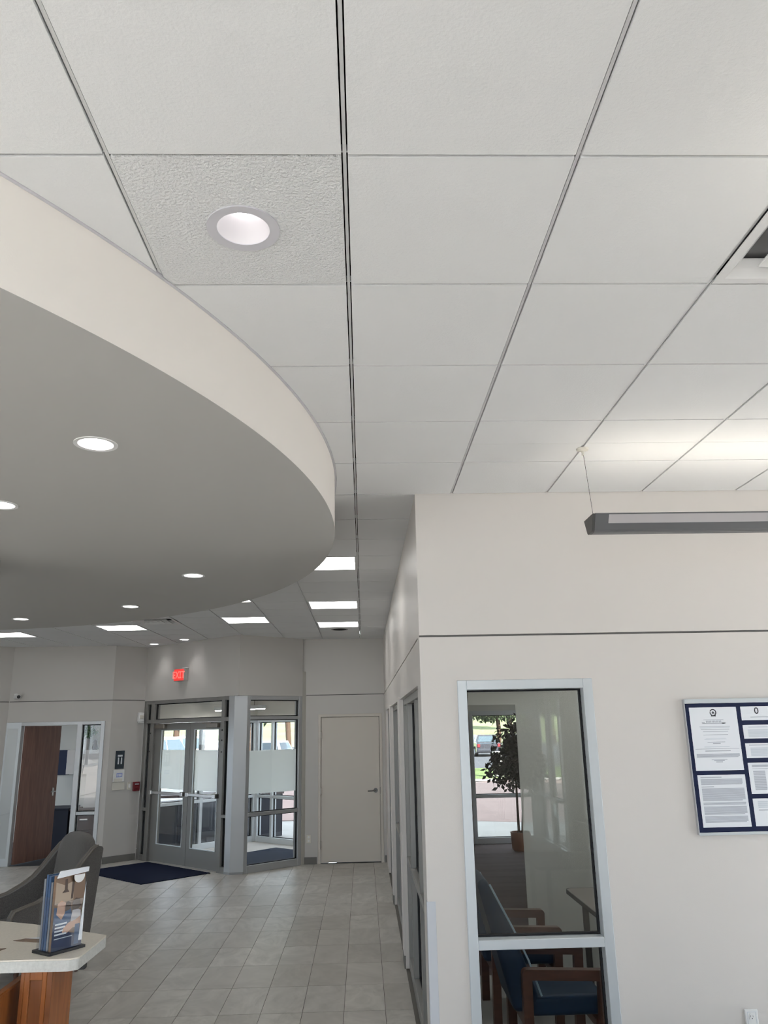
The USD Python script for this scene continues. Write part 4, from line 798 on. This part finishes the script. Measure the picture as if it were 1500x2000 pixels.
def car(name, label, loc, rz, paint, suv=False, group=None):
    c = Thing(name, label, 'car', loc, rz, group); Lc, Wc, hb, ht = (4.7, 1.85, 1.05, 1.78) if suv else (4.6, 1.8, .92, 1.45)
    c.part('body', hull([(x, y, z) for x, z, w in ((-Lc / 2, .35, .86), (-Lc / 2 + .05, hb - .08, .84), (-Lc / 2 + .3, hb, .8), (Lc / 2 - 1.0, hb, .8), (Lc / 2 - .1, hb - .22, .78), (Lc / 2, .4, .82), (-Lc / 2 + .2, .25, .88), (Lc / 2 - .2, .25, .88)) for y in (-w, w)]), paint, smooth=25)
    x0, x1 = (-Lc / 2 + .15, Lc / 2 - 1.35) if suv else (-Lc / 2 + .5, Lc / 2 - 1.35)
    c.part('roof', hull([(x, y, z) for x, z, w in ((x0, hb - .02, .79), (x1 + .25, hb - .02, .79), (x0 + .28, ht, .62), (x1 - .5, ht, .62)) for y in (-w, w)]), paint, smooth=25)
    zz0, zz1 = hb + .06, ht - .10
    for s_ in (-1, 1):
        yl = lambda z: s_ * (.79 - .17 * (z - hb) / (ht - hb) + .012)
        for a, b, c_, d_ in ((x0 + .22, x0 + (x1 - x0) * .48, x0 + .36, x0 + (x1 - x0) * .48), (x0 + (x1 - x0) * .52, x1 + .08, x0 + (x1 - x0) * .52, x1 - .42)): c.part('side_window', hull([(a, yl(zz0), zz0), (b, yl(zz0), zz0), (c_, yl(zz1), zz1), (d_, yl(zz1), zz1), (a, yl(zz0) - s_ * .03, zz0), (d_, yl(zz1) - s_ * .03, zz1)]), 'car_glass')
    c.part('windscreen', hull([(x1 + .20, y, zz0 - .04) for y in (-.7, .7)] + [(x1 - .36, y, zz1 + .04) for y in (-.56, .56)] + [(x1 + .17, y, zz0 - .06) for y in (-.7, .7)] + [(x1 - .40, y, zz1 + .03) for y in (-.56, .56)]), 'car_glass')
    c.part('rear_window', hull([(x0 + .02, y, zz0) for y in (-.68, .68)] + [(x0 + .22, y, zz1) for y in (-.56, .56)] + [(x0 + .08, y, zz0) for y in (-.68, .68)] + [(x0 + .27, y, zz1) for y in (-.56, .56)]), 'car_glass')
    for x in (-Lc / 2 + .85, Lc / 2 - .9):
        for s_ in (-1, 1):
            w_ = c.part('wheel', mv(rot(cyl(.34, -.11, .11, n=24), PI / 2, [1, 0, 0]), x, s_ * .78, .34), 'tyre', smooth=40); c.part('hub', mv(rot(cyl(.2, -.118, .118, n=16), PI / 2, [1, 0, 0]), x, s_ * .78, .34), 'car_silver', parent=w_)
    for s_ in (-1, 1): c.part('headlamp', cbox(Lc / 2 - .16, Lc / 2 - .01, s_ * .5, s_ * .76, .62, .75, .02), 'sign_white'); c.part('tail_lamp', cbox(-Lc / 2 - .01, -Lc / 2 + .08, s_ * .6, s_ * .8, .62, .85, .02), 'alarm_red')
    c.part('bumper', cat_(cbox(Lc / 2 - .2, Lc / 2 + .03, -.8, .8, .3, .5, .05), cbox(-Lc / 2 - .03, -Lc / 2 + .2, -.8, .8, .3, .52, .05)), 'car_dark')
    return c
G = -.06
s1_ = car('suv', 'white sport utility car at the left of the entrance door glass', (-11.2, 47, G), math.radians(205), 'car_white', True)
car('pickup', 'silver blue car seen in the middle of the left door glass', (-10.2, 41.5, G), math.radians(70), 'car_silver', True)
car('sedan', 'white car seen through the right door glass', (-8.6, 52, G), math.radians(20), 'car_white')
car('sedan', 'white sedan seen at the right edge of the right door glass', (-6.0, 47, G), math.radians(160), 'car_white')
car('suv', 'white sport utility car seen through the side glazing of the meeting room', (15.2, 50, G), math.radians(8), 'car_white', True)
car('sedan', 'dark parked car left of the tree foliage in the far window', (8.6, 58, G), math.radians(90), 'car_dark')
car('sedan', 'second dark parked car next to the first in the far window', (11.2, 58.5, G), math.radians(92), 'car_dark')
car('sedan', 'pale silver car high on the hillside road', (31, 152, 3.6), math.radians(178), 'car_silver')
def tree(label, loc, s, proto=[None]):
    if proto[0]: t = proto[0].dup(loc, random.random() * 6, label, 'trees beyond the car park'); UsdGeom.Xformable(t.prim).AddScaleOp().Set(Gf.Vec3f(s, s, s)); return
    t = proto[0] = Thing('tree', label, 'tree', loc, 0, 'trees beyond the car park')
    t.part('trunk', tube([(0, 0, 0), (.1, 0, 1.6), (0, .1, 3.2)], .17, 10), 'bark')
    t.part('crown', leaves(5200, [((0, 0, 4.2), (2.2, 2.2, 1.9)), ((-1.0, .4, 3.6), (1.6, 1.6, 1.2)), ((1.1, -.3, 3.8), (1.6, 1.6, 1.4)), ((.1, 0, 5.4), (1.3, 1.3, 1.2))], .22, .42, 11), 'canopy_green', kind='stuff')
tree('tree in front of the hillside at the left of the far window', (11, 66, -.1), 1.0)
for lab, x, y, s in (('tree beside the dark parked cars in the far window', 17.5, 74, 1.15), ('tree behind the white car in the side glazing', 23.0, 64, 1.15), ('tall tree at the right end of the side glazing view', 30, 70, 1.5), ('tree seen above the frosted band of the sidelight', -4.6, 33, 1.0), ('second tree seen above the frosted band of the sidelight', -1.0, 39, 1.1),
                     ('tree behind the silver blue car', -17, 74, 1.6), ('tree behind the white sedan', -8, 88, 1.7), ('tree on the hillside left of the silver car', 22, 120, 1.4), ('tree on the hillside right of the silver car', 44, 130, 1.8)): tree(lab, (x, y, 0 if y < 100 else 1.2), s)
pw = Thing('planter_wall', 'low dark planter wall outside the left vestibule glass', 'planter', (A[0], A[1], -.05), ang(A, A2)); pw.part('wall_block', cbox(.55, 3.6, .45, .75, 0, .80, .01), 'navy_desk'); pw.part('coping', cbox(.53, 3.62, .43, .77, .80, .84, .008), 'dark_cabinet')
tp = Thing('patio_table', 'dark outdoor table seen low through the left entrance door', 'table', (-3.95, 17.6, -.06)); tp.part('table_top', cbox(-.75, .75, -.4, .4, .74, .79, .01), 'dark_cabinet')
for x in (-.65, .65):
    for y in (-.3, .3): tp.part('leg', cyl(.03, 0, .74, x, y, 10), 'dark_steel')
pch = Thing('patio_chair', 'dark outdoor chair beside the patio table', 'chair', (-2.85, 17.4, -.06), 2.2); pch.part('seat', cbox(-.22, .22, -.22, .22, .43, .47, .01), 'dark_steel'); pch.part('backrest', cat_(tube([(-.21, -.2, .45), (-.26, -.2, .95), (-.26, .2, .95), (-.21, .2, .45)], .014), tube([(-.24, -.2, .72), (-.24, .2, .72)], .012)), 'dark_steel')
for x in (-.2, .2):
    for y in (-.2, .2): pch.part('leg', cyl(.013, 0, .43, x, y, 8), 'dark_steel')
# dark column left of view that carries the soffit
kc = Thing('column_2', 'dark edged column just inside the left edge of view under the soffit', 'column', (-2.52, 4.95, 0), kind='structure'); kc.part('casing', cbox(-.15, .15, -.15, .15, 0, ZB, .004), 'soffit_paint')
